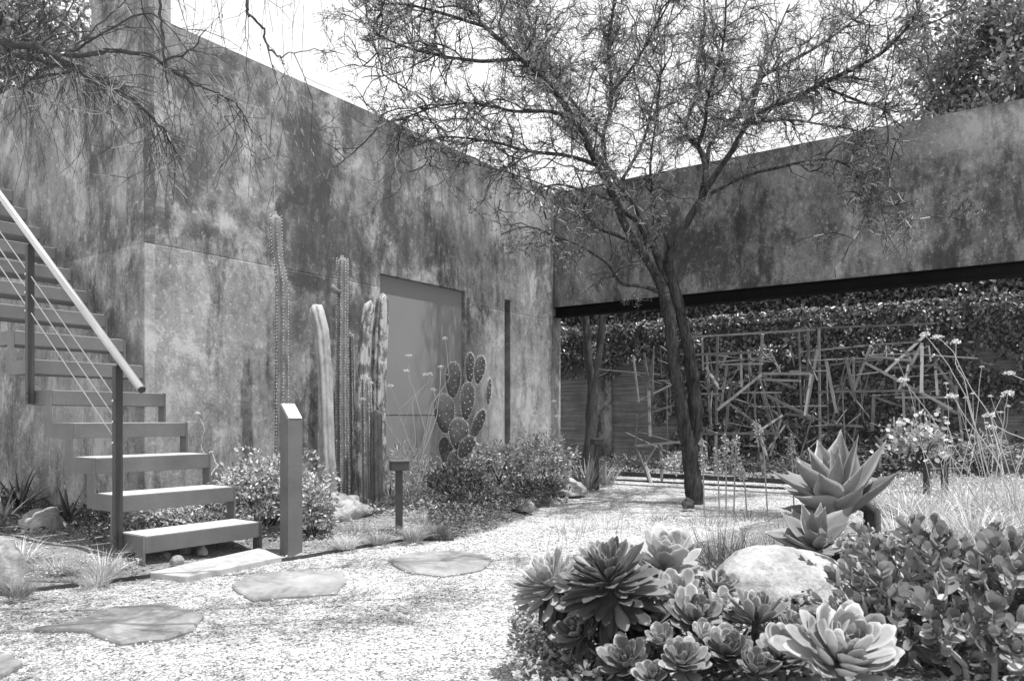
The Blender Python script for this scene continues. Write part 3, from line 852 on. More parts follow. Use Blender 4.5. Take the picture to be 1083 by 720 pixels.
BL = 'shrubs and low plants in the left bed'
px_shrub(280, 522, 5.2, 116, 74, 'jade_shrub', 'bright rounded leafy shrub behind the sign post, against the wall', 'shrub', 3600, .036, 'shrub_pale', 11, tpl=OVAL, group=BL, up=.9, shell=.35, lump=.6)
px_shrub(332, 540, 4.95, 46, 64, 'leafy_shrub', 'small leafy shrub just right of the sign post before the rock', 'shrub', 1100, .032, 'shrub_pale', 12, tpl=OVAL, group=BL)
px_shrub(200, 545, 5.5, 110, 22, 'leafy_shrub', 'low pale leafy plants seen through the open risers by the wall corner', 'shrub', 900, .035, 'shrub_pale', 13, group=BL)
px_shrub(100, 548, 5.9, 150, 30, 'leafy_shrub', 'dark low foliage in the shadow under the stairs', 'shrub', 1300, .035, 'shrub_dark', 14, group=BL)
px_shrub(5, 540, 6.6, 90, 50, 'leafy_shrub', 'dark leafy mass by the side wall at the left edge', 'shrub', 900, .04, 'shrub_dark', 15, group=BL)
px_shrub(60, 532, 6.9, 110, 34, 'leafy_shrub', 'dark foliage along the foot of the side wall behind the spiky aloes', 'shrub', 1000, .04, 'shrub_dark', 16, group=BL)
for i, (u, v, n, L, m_, lb) in enumerate([
    (365, 578, 300, .12, 'grass_pale', 'pale fine tuft right of the sign post at the metal edging'),
    (380, 566, 260, .15, 'grass', 'soft grey tuft in front of the broad rough rock'),
    (402, 573, 300, .13, 'grass', 'soft tuft left of the near path light'),
    (437, 570, 420, .15, 'grass', 'soft tuft just right of the near path light'),
    (462, 566, 420, .15, 'grass_dark', 'second soft tuft right of the near path light, darker'),
    (447, 556, 360, .17, 'grass', 'soft tuft behind the near path light, before the prickly pear')]):
    tuft(u, v, n, L, .003, m_, lb, 40 + i, radius=.06, group='soft tufts near the first path light')
spiky(392, 545, 5.9, 30, .17, .045, 'shrub', 'grey spiky rosette at the foot of the tall cacti', 6, name='agave_rosette', cat='agave', spread=1.25, group='small rosettes in the left bed')
spiky(500, 545, 6.4, 30, .17, .05, 'shrub', 'grey spiky rosette in front of the prickly pear', 7, name='agave_rosette', cat='agave', spread=1.3, group='small rosettes in the left bed')
spiky(540, 550, 6.5, 26, .14, .045, 'shrub_dark', 'dark spiky rosette right of the grey one before the prickly pear', 8, name='agave_rosette', cat='agave', spread=1.3, group='small rosettes in the left bed')
spiky(412, 520, 6.6, 22, .28, .03, 'shrub_dark', 'dark narrow leaved aloe right behind the near path light', 9, spread=1.2, group='small rosettes in the left bed')

# mats of small leaves
def mat_plants(name, label, outline, hgt, n, L, mat, seed, tpl=LEAF, z0=.05, cat='ground cover'):
    P = [gp(u, v) for u, v in outline]; rs = np.random.RandomState(seed)
    def ins(x, y):
        c = False; j = len(P) - 1
        for i in range(len(P)):
            if (P[i].y > y) != (P[j].y > y) and x < (P[j].x - P[i].x) * (y - P[i].y) / (P[j].y - P[i].y) + P[i].x: c = not c
            j = i
        return c
    xs = [p.x for p in P]; ys = [p.y for p in P]; Q = []
    while len(Q) < n:
        x, y = rs.uniform(min(xs), max(xs)), rs.uniform(min(ys), max(ys))
        if not ins(x, y): continue
        h = mnoise.noise(Vector((x * 5, y * 5, seed))) * .5 + .6
        Q.append((x, y, z0 + max(0, hgt * h) * rs.rand() ** .35))
    Q = np.array(Q); b = MB()
    a = rs.uniform(0, 6.28, n); d = np.stack([np.cos(a), np.sin(a), rs.uniform(-.1, 1.0, n)], 1)
    b.inst(tpl[0], tpl[1], Q, frames(d, rs.normal(size=(n, 3)) * .5 + [0, 0, 1]), L * (.6 + .6 * rs.rand(n)))
    return tag(b.build(name, MAT[mat]), label, cat, kind='stuff')
mat_plants('ground_cover', 'dark low mat of small leaves spilling over the left bed edge', [(452, 566), (480, 571), (522, 561), (560, 545), (588, 531), (600, 521), (560, 524), (500, 535), (455, 548)], .12, 9500, .028, 'shrub_dark', 1)
mat_plants('ground_cover', 'speckled low mat of leaves in the middle of the left bed', [(340, 556), (430, 562), (520, 545), (600, 521), (610, 508), (540, 505), (430, 520), (340, 530)], .14, 12000, .03, 'shrub', 2)

px_shrub(436, 512, 7.0, 76, 84, 'wiry_shrub', 'dense wiry pale shrub left of the prickly pear', 'shrub', 1500, .04, 'shrub', 21, tpl=LEAFN, stems=70, stem_mat='twig_pale', group=BL, sr=.0035)
px_shrub(437, 535, 6.3, 60, 46, 'wiry_shrub', 'lower wiry shrub right above the near path light', 'shrub', 1000, .035, 'shrub', 27, tpl=LEAFN, stems=30, stem_mat='twig_pale', group=BL, sr=.003)
px_shrub(484, 512, 6.9, 72, 40, 'leafy_shrub', 'dark leafy shrub around the foot of the prickly pear', 'shrub', 1700, .04, 'shrub_dark', 22, group=BL)
px_shrub(528, 490, 7.6, 66, 46, 'leafy_shrub', 'leafy shrub below the slot window', 'shrub', 1700, .045, 'shrub_pale', 23, group=BL)
px_shrub(574, 488, 8.0, 66, 58, 'leafy_shrub', 'bright leafy shrub against the pale wall end beside the opening', 'shrub', 2200, .042, 'shrub_pale', 24, group=BL)
px_shrub(562, 520, 7.2, 80, 28, 'leafy_shrub', 'low dark shrub behind the far tip of the left bed', 'shrub', 1300, .035, 'shrub_dark', 25, group=BL)
px_shrub(510, 528, 6.8, 70, 26, 'leafy_shrub', 'low leafy shrub between the two spiky rosettes', 'shrub', 1000, .035, 'shrub', 26, group=BL)
tuft(620, 516, 120, .42, .018, 'grass', 'upright strappy clump by the far path light and the corner', 51, radius=.10, spread=.7, bend=.7, group='strappy clumps')
tuft(640, 512, 90, .36, .014, 'grass', 'strappy clump right of the far path light', 52, radius=.10, spread=.8, bend=.7, group='strappy clumps')
tuft(590, 516, 90, .34, .012, 'grass', 'strappy clump between bright shrub and pale end rock', 53, radius=.08, spread=.8, bend=.8, group='strappy clumps')
tuft(548, 520, 90, .36, .01, 'grass_dark', 'dark strappy clump in front of the slot window', 54, radius=.08, spread=.6, bend=.6, group='strappy clumps')

# rear bed: low dark shrubs
for i, (u, v, Y, w, h, m_, lb) in enumerate([
    (612, 492, 11.4, 60, 22, 'shrub_dark', 'dark low shrub at the left end of the rear planting'),
    (665, 492, 11.0, 70, 26, 'shrub_dark', 'dark low shrub behind the lattice sculpture, left part'),
    (722, 492, 10.4, 50, 24, 'shrub_pale', 'small light leafy shrub behind the main tree trunk'),
    (790, 494, 10.2, 90, 22, 'shrub_dark', 'dark low shrub behind the middle of the lattice'),
    (870, 492, 9.6, 110, 26, 'shrub_dark', 'dark low shrub behind the right part of the lattice'),
    (1000, 488, 9.0, 150, 60, 'shrub_dark', 'dark tall shrub at the right of the rear planting')]):
    px_shrub(u, v, Y, w, h, 'low_shrub', lb, 'shrub', 900, .05, m_, 60 + i, group='low shrubs of the rear bed')

# ------------------------------------------------------------------ cacti
def column_cactus(pts, Y, rad, ribs, mat, label, seed=0, areoles=True, ribd=.22, group='tall columnar cacti'):
    base = at(pts[0][0], pts[0][1], Y)
    base.z = .02
    t = thing('columnar_cactus', label, 'cactus', base, 0, group)
    P = [at(u, v, Y) for u, v in pts]
    # resample smoothly
    Q = []; Rr = []
    n = 46; L = [0]
    for i in range(1, len(P)): L.append(L[-1] + (P[i] - P[i - 1]).length)
    for k in range(n + 1):
        l = L[-1] * k / n
        i = max(j for j in range(len(L)) if L[j] <= l + 1e-9); i = min(i, len(P) - 2)
        f = (l - L[i]) / (L[i + 1] - L[i]); ff = f
        Q.append(P[i].lerp(P[i + 1], ff)); Rr.append(rad[i] + (rad[i + 1] - rad[i]) * f)
    tipl = Rr[-1] * 1.1
    Rr = [r * (1 if (L[-1] * (1 - k / n)) > tipl else math.sqrt(max(.02, 1 - (1 - L[-1] * (1 - k / n) / tipl) ** 2))) for k, r in enumerate(Rr)]
    sides = ribs * 6; vs = []; pts_a = []
    for k, (q, r) in enumerate(zip(Q, Rr)):
        tg = (Q[min(k + 1, n)] - Q[max(k - 1, 0)]).normalized(); x = Vector((1, 0, 0)); x = (x - tg * x.dot(tg)).normalized(); y = tg.cross(x)
        for j in range(sides):
            a = 2 * math.pi * j / sides; c = abs(math.cos(a * ribs / 2)) ** .7
            rr = r * (1 - ribd + ribd * c) * (1 + .05 * mnoise.noise(Vector((q.z * 5, a, seed))))
            vs.append(tuple(q + (x * math.cos(a) + y * math.sin(a)) * rr))
        if areoles:
            for j in range(ribs):
                a = 2 * math.pi * j / ribs
                for sub in (0, .5):
                    qq = q.lerp(Q[min(k + 1, n)], sub)
                    pts_a.append((tuple(qq + (x * math.cos(a) + y * math.sin(a)) * r * 1.0), tuple(x * math.cos(a) + y * math.sin(a))))
    fs = [(k * sides + j, k * sides + (j + 1) % sides, (k + 1) * sides + (j + 1) % sides, (k + 1) * sides + j) for k in range(n) for j in range(sides)]
    fs.append(tuple(n * sides + j for j in range(sides)))
    b = MB(); b.add(vs, fs); b.build('ribbed_stem', MAT[mat], t, smooth=True)
    if areoles:
        b = MB(); A = np.array([p[0] for p in pts_a]); D = np.array([p[1] for p in pts_a]); m = len(A)
        for _ in range(3):
            d = D + npr.normal(size=(m, 3)) * .8
            b.segs(A, A + d / np.linalg.norm(d, axis=1)[:, None] * .009, .0042, .0022)
        ar = b.build('spines', MAT['areole'], t); tag(ar, kind='stuff')
    return t, Q
column_cactus([(296, 545), (298, 420), (298, 300), (294, 276), (292, 258), (291, 225)], 6.1, [.05, .05, .048, .036, .048, .046], 6, 'cactus', 'tallest thin cactus with dotted white ribs behind the sign post', 1)
column_cactus([(350, 535), (346, 470), (344, 400), (340, 350), (334, 326), (331, 322)], 6.35, [.06, .062, .062, .064, .062, .05], 7, 'cactus_p', 'pale thick cactus with a bent rounded tip, left of the knob headed one', 2, areoles=False)
t3, Q3 = column_cactus([(362, 530), (361, 400), (362, 300), (362, 288), (362, 271)], 6.65, [.052, .052, .046, .05, .046], 8, 'cactus', 'tall cactus with a knob shaped head and a small side bud', 3)
b = MB(); b.tube([at(359, 309, 6.6), at(354, 307, 6.56), at(352, 304, 6.55), at(352, 301, 6.55)], [.018, .028, .026, .012], 10); b.build('side_bud', MAT['cactus'], t3, smooth=True)
column_cactus([(378, 530), (381, 440), (384, 380), (388, 340), (392, 318)], 6.7, [.056, .056, .054, .056, .048], 7, 'cactus_m', 'mottled cactus leaning right, left of the pale topped one', 4, areoles=False)
column_cactus([(402, 530), (400, 440), (401, 380), (403, 340), (405, 310)], 6.9, [.066, .068, .07, .07, .05], 9, 'cactus_m', 'mottled cactus with a pale crown touching the edge of the door', 5, areoles=False)
column_cactus([(399, 545), (398, 480), (398, 433)], 6.4, [.055, .056, .048], 8, 'cactus_d', 'short dark cactus in front of the mottled pair', 6, areoles=False)
column_cactus([(389, 540), (388, 470), (387, 398)], 6.55, [.045, .046, .04], 7, 'cactus', 'grey cactus squeezed between the mottled pair and the knob headed one', 7)
column_cactus([(371, 540), (371, 450), (370, 352)], 6.95, [.035, .036, .03], 7, 'cactus_d', 'thin dark cactus half hidden behind the knob headed one', 8)

def prickly_pear():
    Y = 7.35; t = thing('prickly_pear', 'prickly pear with dark upright pads rimmed in light beside the slot window', 'cactus', gp(480, 528), 0)
    pads = [(479, 402, 9, 19, 2, 0, .1), (470, 437, 12, 21, -4, 10, .0), (494, 424, 8.5, 20, 5, 50, .05), (497, 389, 6, 16, 2, 55, .1), (507, 391, 6.5, 15, 10, 50, -.05),
            (517, 414, 4.6, 14, 4, 70, .0), (505, 449, 8, 17, 22, 60, -.1), (485, 459, 11, 17, 2, 20, -.1), (493, 473, 9, 13, 30, 45, -.15), (472, 478, 8, 16, -8, 20, .05), (482, 489, 9, 13, 5, 20, .0)]
    for (u, v, rx, ry, tilt, yaw, dy) in pads:
        c = at(u, v, Y + dy); s = (Y + dy) / F; b = MB()
        M = Matrix.Translation(c) @ Matrix.Rotation(R(tilt), 4, 'Y') @ Matrix.Rotation(R(yaw), 4, 'Z')
        W_ = .86 * rx * s / max(.7, math.cos(R(yaw))) ; W_ = min(W_, ry * s * .75); vs = []; nu, nv = 18, 12
        for i in range(nv + 1):
            th = math.pi * i / nv
            for j in range(nu):
                a = 2 * math.pi * j / nu; zz = math.cos(th)
                x = math.sin(th) * math.cos(a) * W_ * (1 + .22 * zz); y = math.sin(th) * math.sin(a) * .016
                p = M @ Vector((x, y, zz * ry * s)); vs.append(tuple(p))
        fs = [(i * nu + j, i * nu + (j + 1) % nu, (i + 1) * nu + (j + 1) % nu, (i + 1) * nu + j) for i in range(nv) for j in range(nu)]
        b.add(vs, fs); pd = b.build('pad', MAT['pad'], t, smooth=True)
        b = MB(); A = []; D = []
        for k in range(12):
            a = k * 2.4; rr = math.sqrt((k + .5) / 12) * .9; x = math.cos(a) * rr; z = math.sin(a) * rr
            for sg_ in (-1, 1):
                y = math.sqrt(max(0, 1 - x * x - z * z)) * .016 * sg_
                A.append(tuple(M @ Vector((x * W_ * (1 + .22 * z), y, z * ry * s)))); D.append(tuple((M.to_3x3() @ Vector((x * .4, sg_, z * .4))).normalized()))
        for k in range(40):
            a = 2 * math.pi * k / 40
            A.append(tuple(M @ Vector((math.cos(a) * W_ * (1 + .22 * math.sin(a)), 0, math.sin(a) * ry * s)))); D.append(tuple((M.to_3x3() @ Vector((math.cos(a), 0, math.sin(a)))).normalized()))
        A = np.array(A); D = np.array(D)
        for _ in range(4):
            d = D + npr.normal(size=D.shape) * .6
            b.segs(A, A + d / np.linalg.norm(d, axis=1)[:, None] * .014, .0018, .0007)
        tag(b.build('spines', MAT['areole'], pd), kind='stuff')
prickly_pear()

# ------------------------------------------------------------------ wiry flowering stalks
def stalks(name, label, lines, Y, headr, r=.003, mat='twig_pale', hmat='flower', group=None, cat='flower', umbel=True, seed=0):
    p0 = at(lines[0][0][0], lines[0][0][1], Y); p0.z = .03
    t = thing(name, label, cat, p0, 0, group); rs = random.Random(seed)
    for ln in lines:
        dy = rs.uniform(-.25, .25); P = [at(u, v, Y + dy * k / max(1, len(ln) - 1)) for k, (u, v) in enumerate(ln)]
        Q = []
        for i in range(len(P) - 1):
            for k in range(3): Q.append(P[i].lerp(P[i + 1], k / 3) + Vector((rs.uniform(-1, 1), rs.uniform(-1, 1), rs.uniform(-1, 1))) * .004)
        Q.append(P[-1]); b = MB(); b.tube(Q, [r * (1 - .5 * i / len(Q)) for i in range(len(Q))], 5); s_ = b.build('stalk', MAT[mat], t)
        if headr:
            b = MB(); q = P[-1]
            leafcloud(b, q, (headr, headr, headr * (.38 if umbel else 1.3)), 60, headr * .55, LEAFR, rs.randrange(999), .3, up=1.0)
            b.build('flower_head', MAT[hmat], s_)
    return t
stalks('wild_buckwheat', 'bare wiry stalks with small white flower heads in front of the grey door', [
    [(430, 490), (424, 460), (433, 430), (433, 412), (432, 376)], [(425, 500), (415, 455), (406, 420), (405, 384)], [(440, 500), (462, 440), (466, 405), (466, 388)],
    [(430, 480), (410, 450), (398, 425), (392, 405)], [(440, 500), (450, 455), (437, 410), (430, 392)], [(445, 490), (455, 430), (475, 400), (471, 358)], [(438, 480), (420, 435), (452, 405), (455, 395)],
    [(420, 500), (440, 470), (436, 425), (448, 410), (450, 396)], [(415, 500), (395, 450), (388, 430), (384, 422)], [(430, 500), (448, 470), (462, 425), (458, 412)], [(430, 500), (415, 470), (425, 440), (413, 408)]], 6.55, .022, seed=3)
stalks('wild_buckwheat', 'thin wiry stalk bunch right of the slot window', [
    [(560, 500), (558, 460), (566, 437)], [(572, 500), (570, 470), (553, 452), (548, 440)], [(565, 500), (580, 460), (586, 424)], [(580, 500), (584, 470), (590, 440)], [(555, 500), (552, 470), (544, 452)]], 7.9, .022, .0025, seed=4)
stalks('wild_buckwheat', 'single curly stalk with a pale head behind the middle stair treads', [[(222, 505), (219, 485), (212, 470), (217, 455), (209, 437)], [(222, 505), (230, 492), (224, 478)]], 5.2, .016, .003, seed=5)
stalks('wild_buckwheat', 'tall wiry stalks with white heads in front of the lattice at the right', [
    [(1078, 545), (1068, 500), (1048, 440), (1028, 412), (1008, 372), (992, 357)], [(1055, 530), (1040, 480), (1022, 420), (1002, 386), (978, 354)], [(1045, 520), (1035, 470), (1020, 400), (1010, 385), (1011, 362)],
    [(1040, 540), (1010, 490), (985, 440), (955, 402)], [(1068, 520), (1050, 480), (1020, 440), (1007, 419)], [(1083, 560), (1058, 500), (1062, 440), (1066, 416)], [(1100, 500), (1085, 465), (1055, 452), (1047, 439)], [(1110, 430), (1090, 405), (1068, 395)],
    [(1070, 540), (1050, 520), (1000, 478), (978, 452)], [(1052, 540), (1062, 500), (1056, 470), (1048, 452)]], 4.3, .026, .0035, seed=6)
for i, (ln, lb) in enumerate([([(745, 540), (744, 510), (743, 466)], 'leftmost knobbly flower spike right of the main tree trunk'), ([(761, 542), (760, 515), (758, 476)], 'second knobbly flower spike from the tree trunk'),
      ([(768, 545), (768, 500), (767, 462)], 'tall knobbly flower spike with hooked top in the middle of the row'), ([(776, 545), (777, 505), (778, 464)], 'widest knobbly flower spike, right of the middle of the row'),
      ([(790, 540), (788, 515), (782, 492)], 'short knobbly flower spike at the right of the row'), ([(812, 520), (808, 480), (800, 447)], 'bright topped flower spike in front of the lattice'), ([(840, 520), (838, 490), (836, 462)], 'flower spike just behind the big agave leaves')]):
    Y = 6.3; t = thing('flower_spike', lb, 'flower', (at(ln[0][0], HY, Y).x, Y, 0), 0, 'knobbly flower spikes beyond the path')
    P = [at(u, v, Y) for u, v in ln]; P[0].z = 0
    b = MB(); b.tube(P, [.006, .006, .004], 6); b.build('stalk', MAT['grass'], t)
    b = MB()
    for k in range(9):
        f = k / 8; c = P[1].lerp(P[2], .35 + .65 * f)
        leafcloud(b, c, (.03 * (1 - .3 * f), .03, .018), 16, .026, FAT, 70 + i * 9 + k, .4)
    b.build('flower_head', MAT['shrub_pale'], t)

# ------------------------------------------------------------------ succulents in front
def sleaf(b, base, d, up, L, Wd, kind, curl, cup, thick, mi=0):
    "one fleshy leaf; d = direction, up = upper side"
    d = d.normalized(); y = up.cross(d).normalized(); z = d.cross(y).normalized()
    nl, nw = 9, 4; top = []; bot = []
    p = Vector(base); th = 0.0
    for i in range(nl + 1):
        t = i / nl
        if kind == 'spoon':
            w = Wd * (.22 + .78 * min(1, (t / .68)) ** 1.5)
            if t > .68: w *= math.sqrt(max(0.0, 1 - ((t - .68) / .325) ** 2.3))
        elif kind == 'agave':
            w = Wd * (.42 + .58 * math.sin(math.pi * min(1, t / .95) ** .85)) * (1 if t < .55 else max(.0, (1 - ((t - .55) / .45) ** 1.7)))
        else:
            w = Wd * (.35 + .65 * math.sin(math.pi * min(1, t * .95 + .03)))
        w = max(w, Wd * .03)
        dd = d * math.cos(th) + z * math.sin(th); nn = z * math.cos(th) - d * math.sin(th)
        tk = thick * (1 - .55 * t) * min(1, w / Wd * 1.6)
        for j in range(nw + 1):
            s = j / nw * 2 - 1; q = p + y * (s * w / 2) + nn * (cup * w * s * s)
            e = tk * (1 - s * s) * .5
            top.append(tuple(q + nn * e)); bot.append(tuple(q - nn * e * 1.3))
        p = p + dd * (L / nl); th += curl / nl
    k = nw + 1; m = len(top); vs = top + bot; fs = []
    for i in range(nl):
        for j in range(nw):
            a = i * k + j; fs.append((a, a + k, a + k + 1, a + 1)); fs.append((m + a, m + a + 1, m + a + k + 1, m + a + k))
        fs.append((i * k, m + i * k, m + i * k + k, i * k + k)); a = i * k + nw; fs.append((a, a + k, m + a + k, m + a))
    a = nl * k; fs += [(a + j, m + a + j, m + a + j + 1, a + j + 1) for j in range(nw)]
    b.add(vs, fs, mi)

def rosette_mesh(c, axis, Rr, n, seed, ratio=.42, kind='spoon', t0=.08, t1=1.6, curl=.5, cup=.12, thick=.05, openp=.8, stemdrop=.35, inner=.3):
    rs = random.Random(seed); b = MB(); axis = Vector(axis).normalized(); x = axis.orthogonal().normalized(); y = axis.cross(x)
    for i in range(n):
        f = (i + .5) / n; a = i * 2.39996 + rs.uniform(-.3, .3); th = t0 + (t1 - t0) * f ** openp + rs.uniform(-.16, .16) * (.3 + f)
        L = Rr * (inner + (1 - inner) * min(1, f * 1.7) ** .7) * rs.uniform(.78, 1.12)
        rad = x * math.cos(a) + y * math.sin(a); d = rad * math.sin(th) + axis * math.cos(th); up = axis * math.sin(th) - rad * math.cos(th)
        base = Vector(c) + rad * Rr * .06 - axis * (Rr * stemdrop * f)
        sleaf(b, base, d, up, L, L * ratio * rs.uniform(.9, 1.1) * (1 if f > .2 else .8), kind, curl * rs.uniform(.2, 1.7), cup * rs.uniform(.4, 1.6), L * thick)
    return b

AG = 'rosettes of the foreground aeonium clump'
def aeonium(u, v, Y, rpx, axis, mat, label, seed, n=70, ratio=.4, stem_to=None, dead=0, **kw):
    c = at(u, v, Y); Rr = rpx * Y / F
    ax = Vector(axis).normalized(); sb = stem_to or Vector((c.x + ax.x * -.05, c.y + .03, .0))
    t = thing('aeonium', label, 'succulent', sb, 0, AG)
    rosette_mesh(c, ax, Rr, n, seed, ratio, **kw).build('rosette', MAT[mat], t, smooth=True)
    b = MB(); b.tube([sb, sb.lerp(c, .45) + Vector((0, 0, .01)), c - ax * Rr * .25, c], [.016, .014, .012, .008], 8, rough=.3)
    b.build('stem', MAT['bark_dark'], t, smooth=True)
    if dead:
        rs = random.Random(seed); b = MB()
        for i in range(dead):
            a = i * 2.4; rad = Vector((math.cos(a), math.sin(a), 0)); d = rad * .6 + Vector((0, 0, -1))
            sleaf(b, c - ax * Rr * rs.uniform(.25, .8) + rad * .02, d, rad, Rr * rs.uniform(.5, .95), Rr * .17, 'strap', -.5, .25, .004)
        b.build('withered_leaves', MAT['dry'], t, smooth=True)
    return t
aeonium(580, 612, 2.38, 44, (-.45, -.25, 1), 'aeo_p', 'leftmost aeonium of the clump, light and tilted left', 1, 110, .27, dead=26, t1=1.9, curl=.35, inner=.35)
aeonium(640, 603, 2.12, 56, (-.30, -.25, 1), 'aeo_d', 'large dark many leaved aeonium with drooping skirt, second from left', 2, 165, .25, dead=50, t0=.02, t1=2.1, curl=.25, inner=.3, stemdrop=.55)
aeonium(704, 590, 2.45, 46, (.10, -.28, 1), 'aeo_p', 'pale translucent aeonium behind the dark one with big rounded leaves', 3, 46, .44, t1=1.5, curl=.5, dead=8)
aeonium(716, 628, 2.2, 34, (-.2, -.5, 1), 'aeo_p', 'pale aeonium directly below the translucent one', 31, 36, .46, t1=1.5)
aeonium(736, 650, 2.05, 35, (.2, -.55, 1), 'aeo', 'grey round leaved aeonium in the middle of the clump', 4, 60, .46, t1=1.5)
aeonium(690, 655, 2.15, 36, (-.25, -.5, 1), 'aeo_d', 'dark round leaved aeonium below and right of the drooping skirt', 5, 50, .5, t1=1.5)
aeonium(800, 648, 2.05, 38, (.0, -.25, 1), 'aeo', 'upright aeonium in front of the boulder with long spoon leaves', 6, 44, .34, t1=1.35, curl=.5, dead=8)
aeonium(892, 688, 1.72, 66, (.12, -.62, 1), 'aeo_p', 'biggest palest aeonium at the bottom, right of the boulder', 7, 74, .38, t1=1.45, curl=.6)
aeonium(826, 690, 1.85, 36, (-.2, -.5, 1), 'aeo', 'aeonium just left of the biggest pale one', 8, 44, .46, t1=1.4)
aeonium(770, 688, 1.9, 32, (-.1, -.5, 1), 'aeo_d', 'dark aeonium at the bottom between the middle and the pale one', 9, 52, .5, t1=1.5)
aeonium(610, 668, 2.1, 30, (-.5, -.5, .8), 'aeo_d', 'small dark aeonium hanging under the left of the clump', 10, 44, .36, t1=1.5, dead=8)
aeonium(722, 698, 1.85, 32, (-.1, -.6, 1), 'aeo', 'aeonium at the bottom edge below the middle of the clump', 11, 48, .44, t1=1.5)
aeonium(660, 700, 1.95, 34, (-.3, -.6, 1), 'aeo_d', 'dark aeonium low in the clump near the bottom edge', 12, 44, .42, t1=1.5)
aeonium(672, 632, 2.15, 24, (-.1, -.5, 1), 'aeo', 'little round leaved aeonium tucked right of the drooping skirt', 13, 30, .5, t1=1.35)
aeonium(762, 640, 2.12, 24, (.2, -.4, 1), 'aeo_p', 'little pale aeonium between the middle one and the upright one', 14, 28, .5, t1=1.35)
aeonium(700, 676, 1.98, 24, (-.3, -.5, 1), 'aeo', 'little grey aeonium below the middle one on its left', 16, 28, .5, t1=1.35)
aeonium(745, 672, 1.96, 22, (.1, -.6, 1), 'aeo_p', 'little light aeonium directly below the middle one', 17, 26, .5, t1=1.3)
aeonium(800, 706, 1.8, 26, (.1, -.5, 1), 'aeo_d', 'little dark aeonium at the bottom left of the biggest pale one', 18, 30, .48, t1=1.35)
aeonium(690, 716, 1.85, 26, (-.2, -.6, 1), 'aeo', 'small aeonium at the bottom edge under the left part of the clump', 19, 30, .48, t1=1.35)
aeonium(838, 662, 2.0, 24, (.1, -.4, 1), 'aeo', 'little aeonium in front of the boulder above the biggest pale one', 20, 28, .48, t1=1.35)
aeonium(762, 620, 2.35, 26, (.3, -.3, 1), 'aeo', 'small aeonium at the left flank of the boulder', 15, 34, .46, t1=1.4)

mat_plants('ground_cover', 'small leaved mat plants under the aeonium clump at the bottom', [(541, 719), (545, 655), (590, 640), (700, 650), (800, 700), (900, 730), (640, 800), (545, 800)], .15, 8500, .022, 'shrub', 5, tpl=FAT, z0=.04)
mat_plants('ground_cover', 'dark leaf mat filling the shade below the aeonium stems', [(580, 700), (600, 640), (740, 640), (860, 690), (900, 800), (600, 800)], .22, 4500, .034, 'shrub_dark', 6, tpl=FAT, z0=.04)

def agave(u, v, Y, rpx, axis, n, mat, label, seed, stem_px, ratio=.34, t1=1.75):
    c = at(u, v, Y); Rr = rpx * Y / F; sb = at(stem_px[0], stem_px[1], Y + .05); sb.z = 0
    t = thing('foxtail_agave', label, 'agave', sb, 0, 'smooth leaved agaves on trunks')
    rosette_mesh(c, axis, Rr, n, seed, ratio, 'agave', .05, t1, .18, .2, .10, .75, .35, .55).build('rosette', MAT[mat], t, smooth=True)
    b = MB(); b.tube([sb, at(stem_px[0], stem_px[1], Y + .05), at((u + stem_px[0]) / 2 + 6, (v + stem_px[1]) / 2, Y + .03), c], [.04, .036, .034, .03], 10, rough=.4)
    b.build('trunk', MAT['bark_dark'], t, smooth=True)
agave(880, 520, 3.5, 76, (-.42, -.16, 1), 24, 'agv', 'large pale agave with broad pointed leaves in front of the lattice', 3, (922, 540), ratio=.40, t1=1.2)
agave(862, 572, 3.25, 58, (-.35, -.45, 1), 22, 'agv', 'smaller agave rosette right behind the boulder', 5, (890, 600), .46, 1.5)

# jade bush
def jade():
    t = thing('jade_bush', 'big jade bush with shiny oval leaves filling the lower right corner', 'shrub', (1.5, 2.35, 0), 0)
    rs = random.Random(5); bs = MB(); bl = MB(); P = []; D = []
    for i in range(150):
        a = rs.uniform(0, 6.28); r = math.sqrt(rs.random()); x = 1.55 + r * .80 * math.cos(a); y = 2.35 + r * .68 * math.sin(a)
        if x / y < .44 and y < 2.9: continue
        h = (.36 - .08 * r * r + rs.uniform(-.14, .03)) * (1.05 if x > 1.3 else .9)
        base = Vector((1.5 + (x - 1.5) * .5, 2.35 + (y - 2.35) * .5, 0)); tip = Vector((x, y, h))
        m1 = base.lerp(tip, .4) + Vector((rs.uniform(-.04, .04), rs.uniform(-.04, .04), .03))
        bs.tube([base, m1, tip], [.011, .008, .004], 6, rough=.3)
        ax = (tip - m1).normalized()
        for k in range(5):
            if k == 0: q, l, aa = tip, .10, ax
            else:
                q = m1.lerp(tip, rs.uniform(.1, .9)); aa = (ax + Vector((rs.uniform(-1, 1), rs.uniform(-1, 1), rs.uniform(-.1, .8)))).normalized(); l = rs.uniform(.07, .19)
                bs.tube([q, q + aa * l], [.005, .003], 5)
            e = q + aa * l * (0 if k == 0 else 1)
            for j in range(8):
                s = j / 8 * rs.uniform(.7, 1.2); pp = e - aa * s * .09; ang = (j % 2) * 1.57 + (j // 2) * .5 + rs.uniform(-.3, .3)
                for sg_ in (-1, 1):
                    o = aa.orthogonal().normalized(); o2 = aa.cross(o); rad = (o * math.cos(ang) + o2 * math.sin(ang)) * sg_
                    P.append(tuple(pp)); D.append((tuple(rad * (.35 + s * .8) + aa * (1.0 - s * .7)), tuple(aa * (.35 + s) - rad * (1 - s)), .022 + .030 * rs.random()))
    m = len(P); Dm = np.array([d[0] for d in D]); Nm = np.array([d[1] for d in D])
    JL = OVAL
    bl.inst(JL[0], JL[1], np.array(P), frames(Dm, Nm), np.array([d[2] for d in D]))
    bl.build('foliage', MAT['jade'], t, smooth=True); bs.build('branches', MAT['twig_pale'], t)
jade()
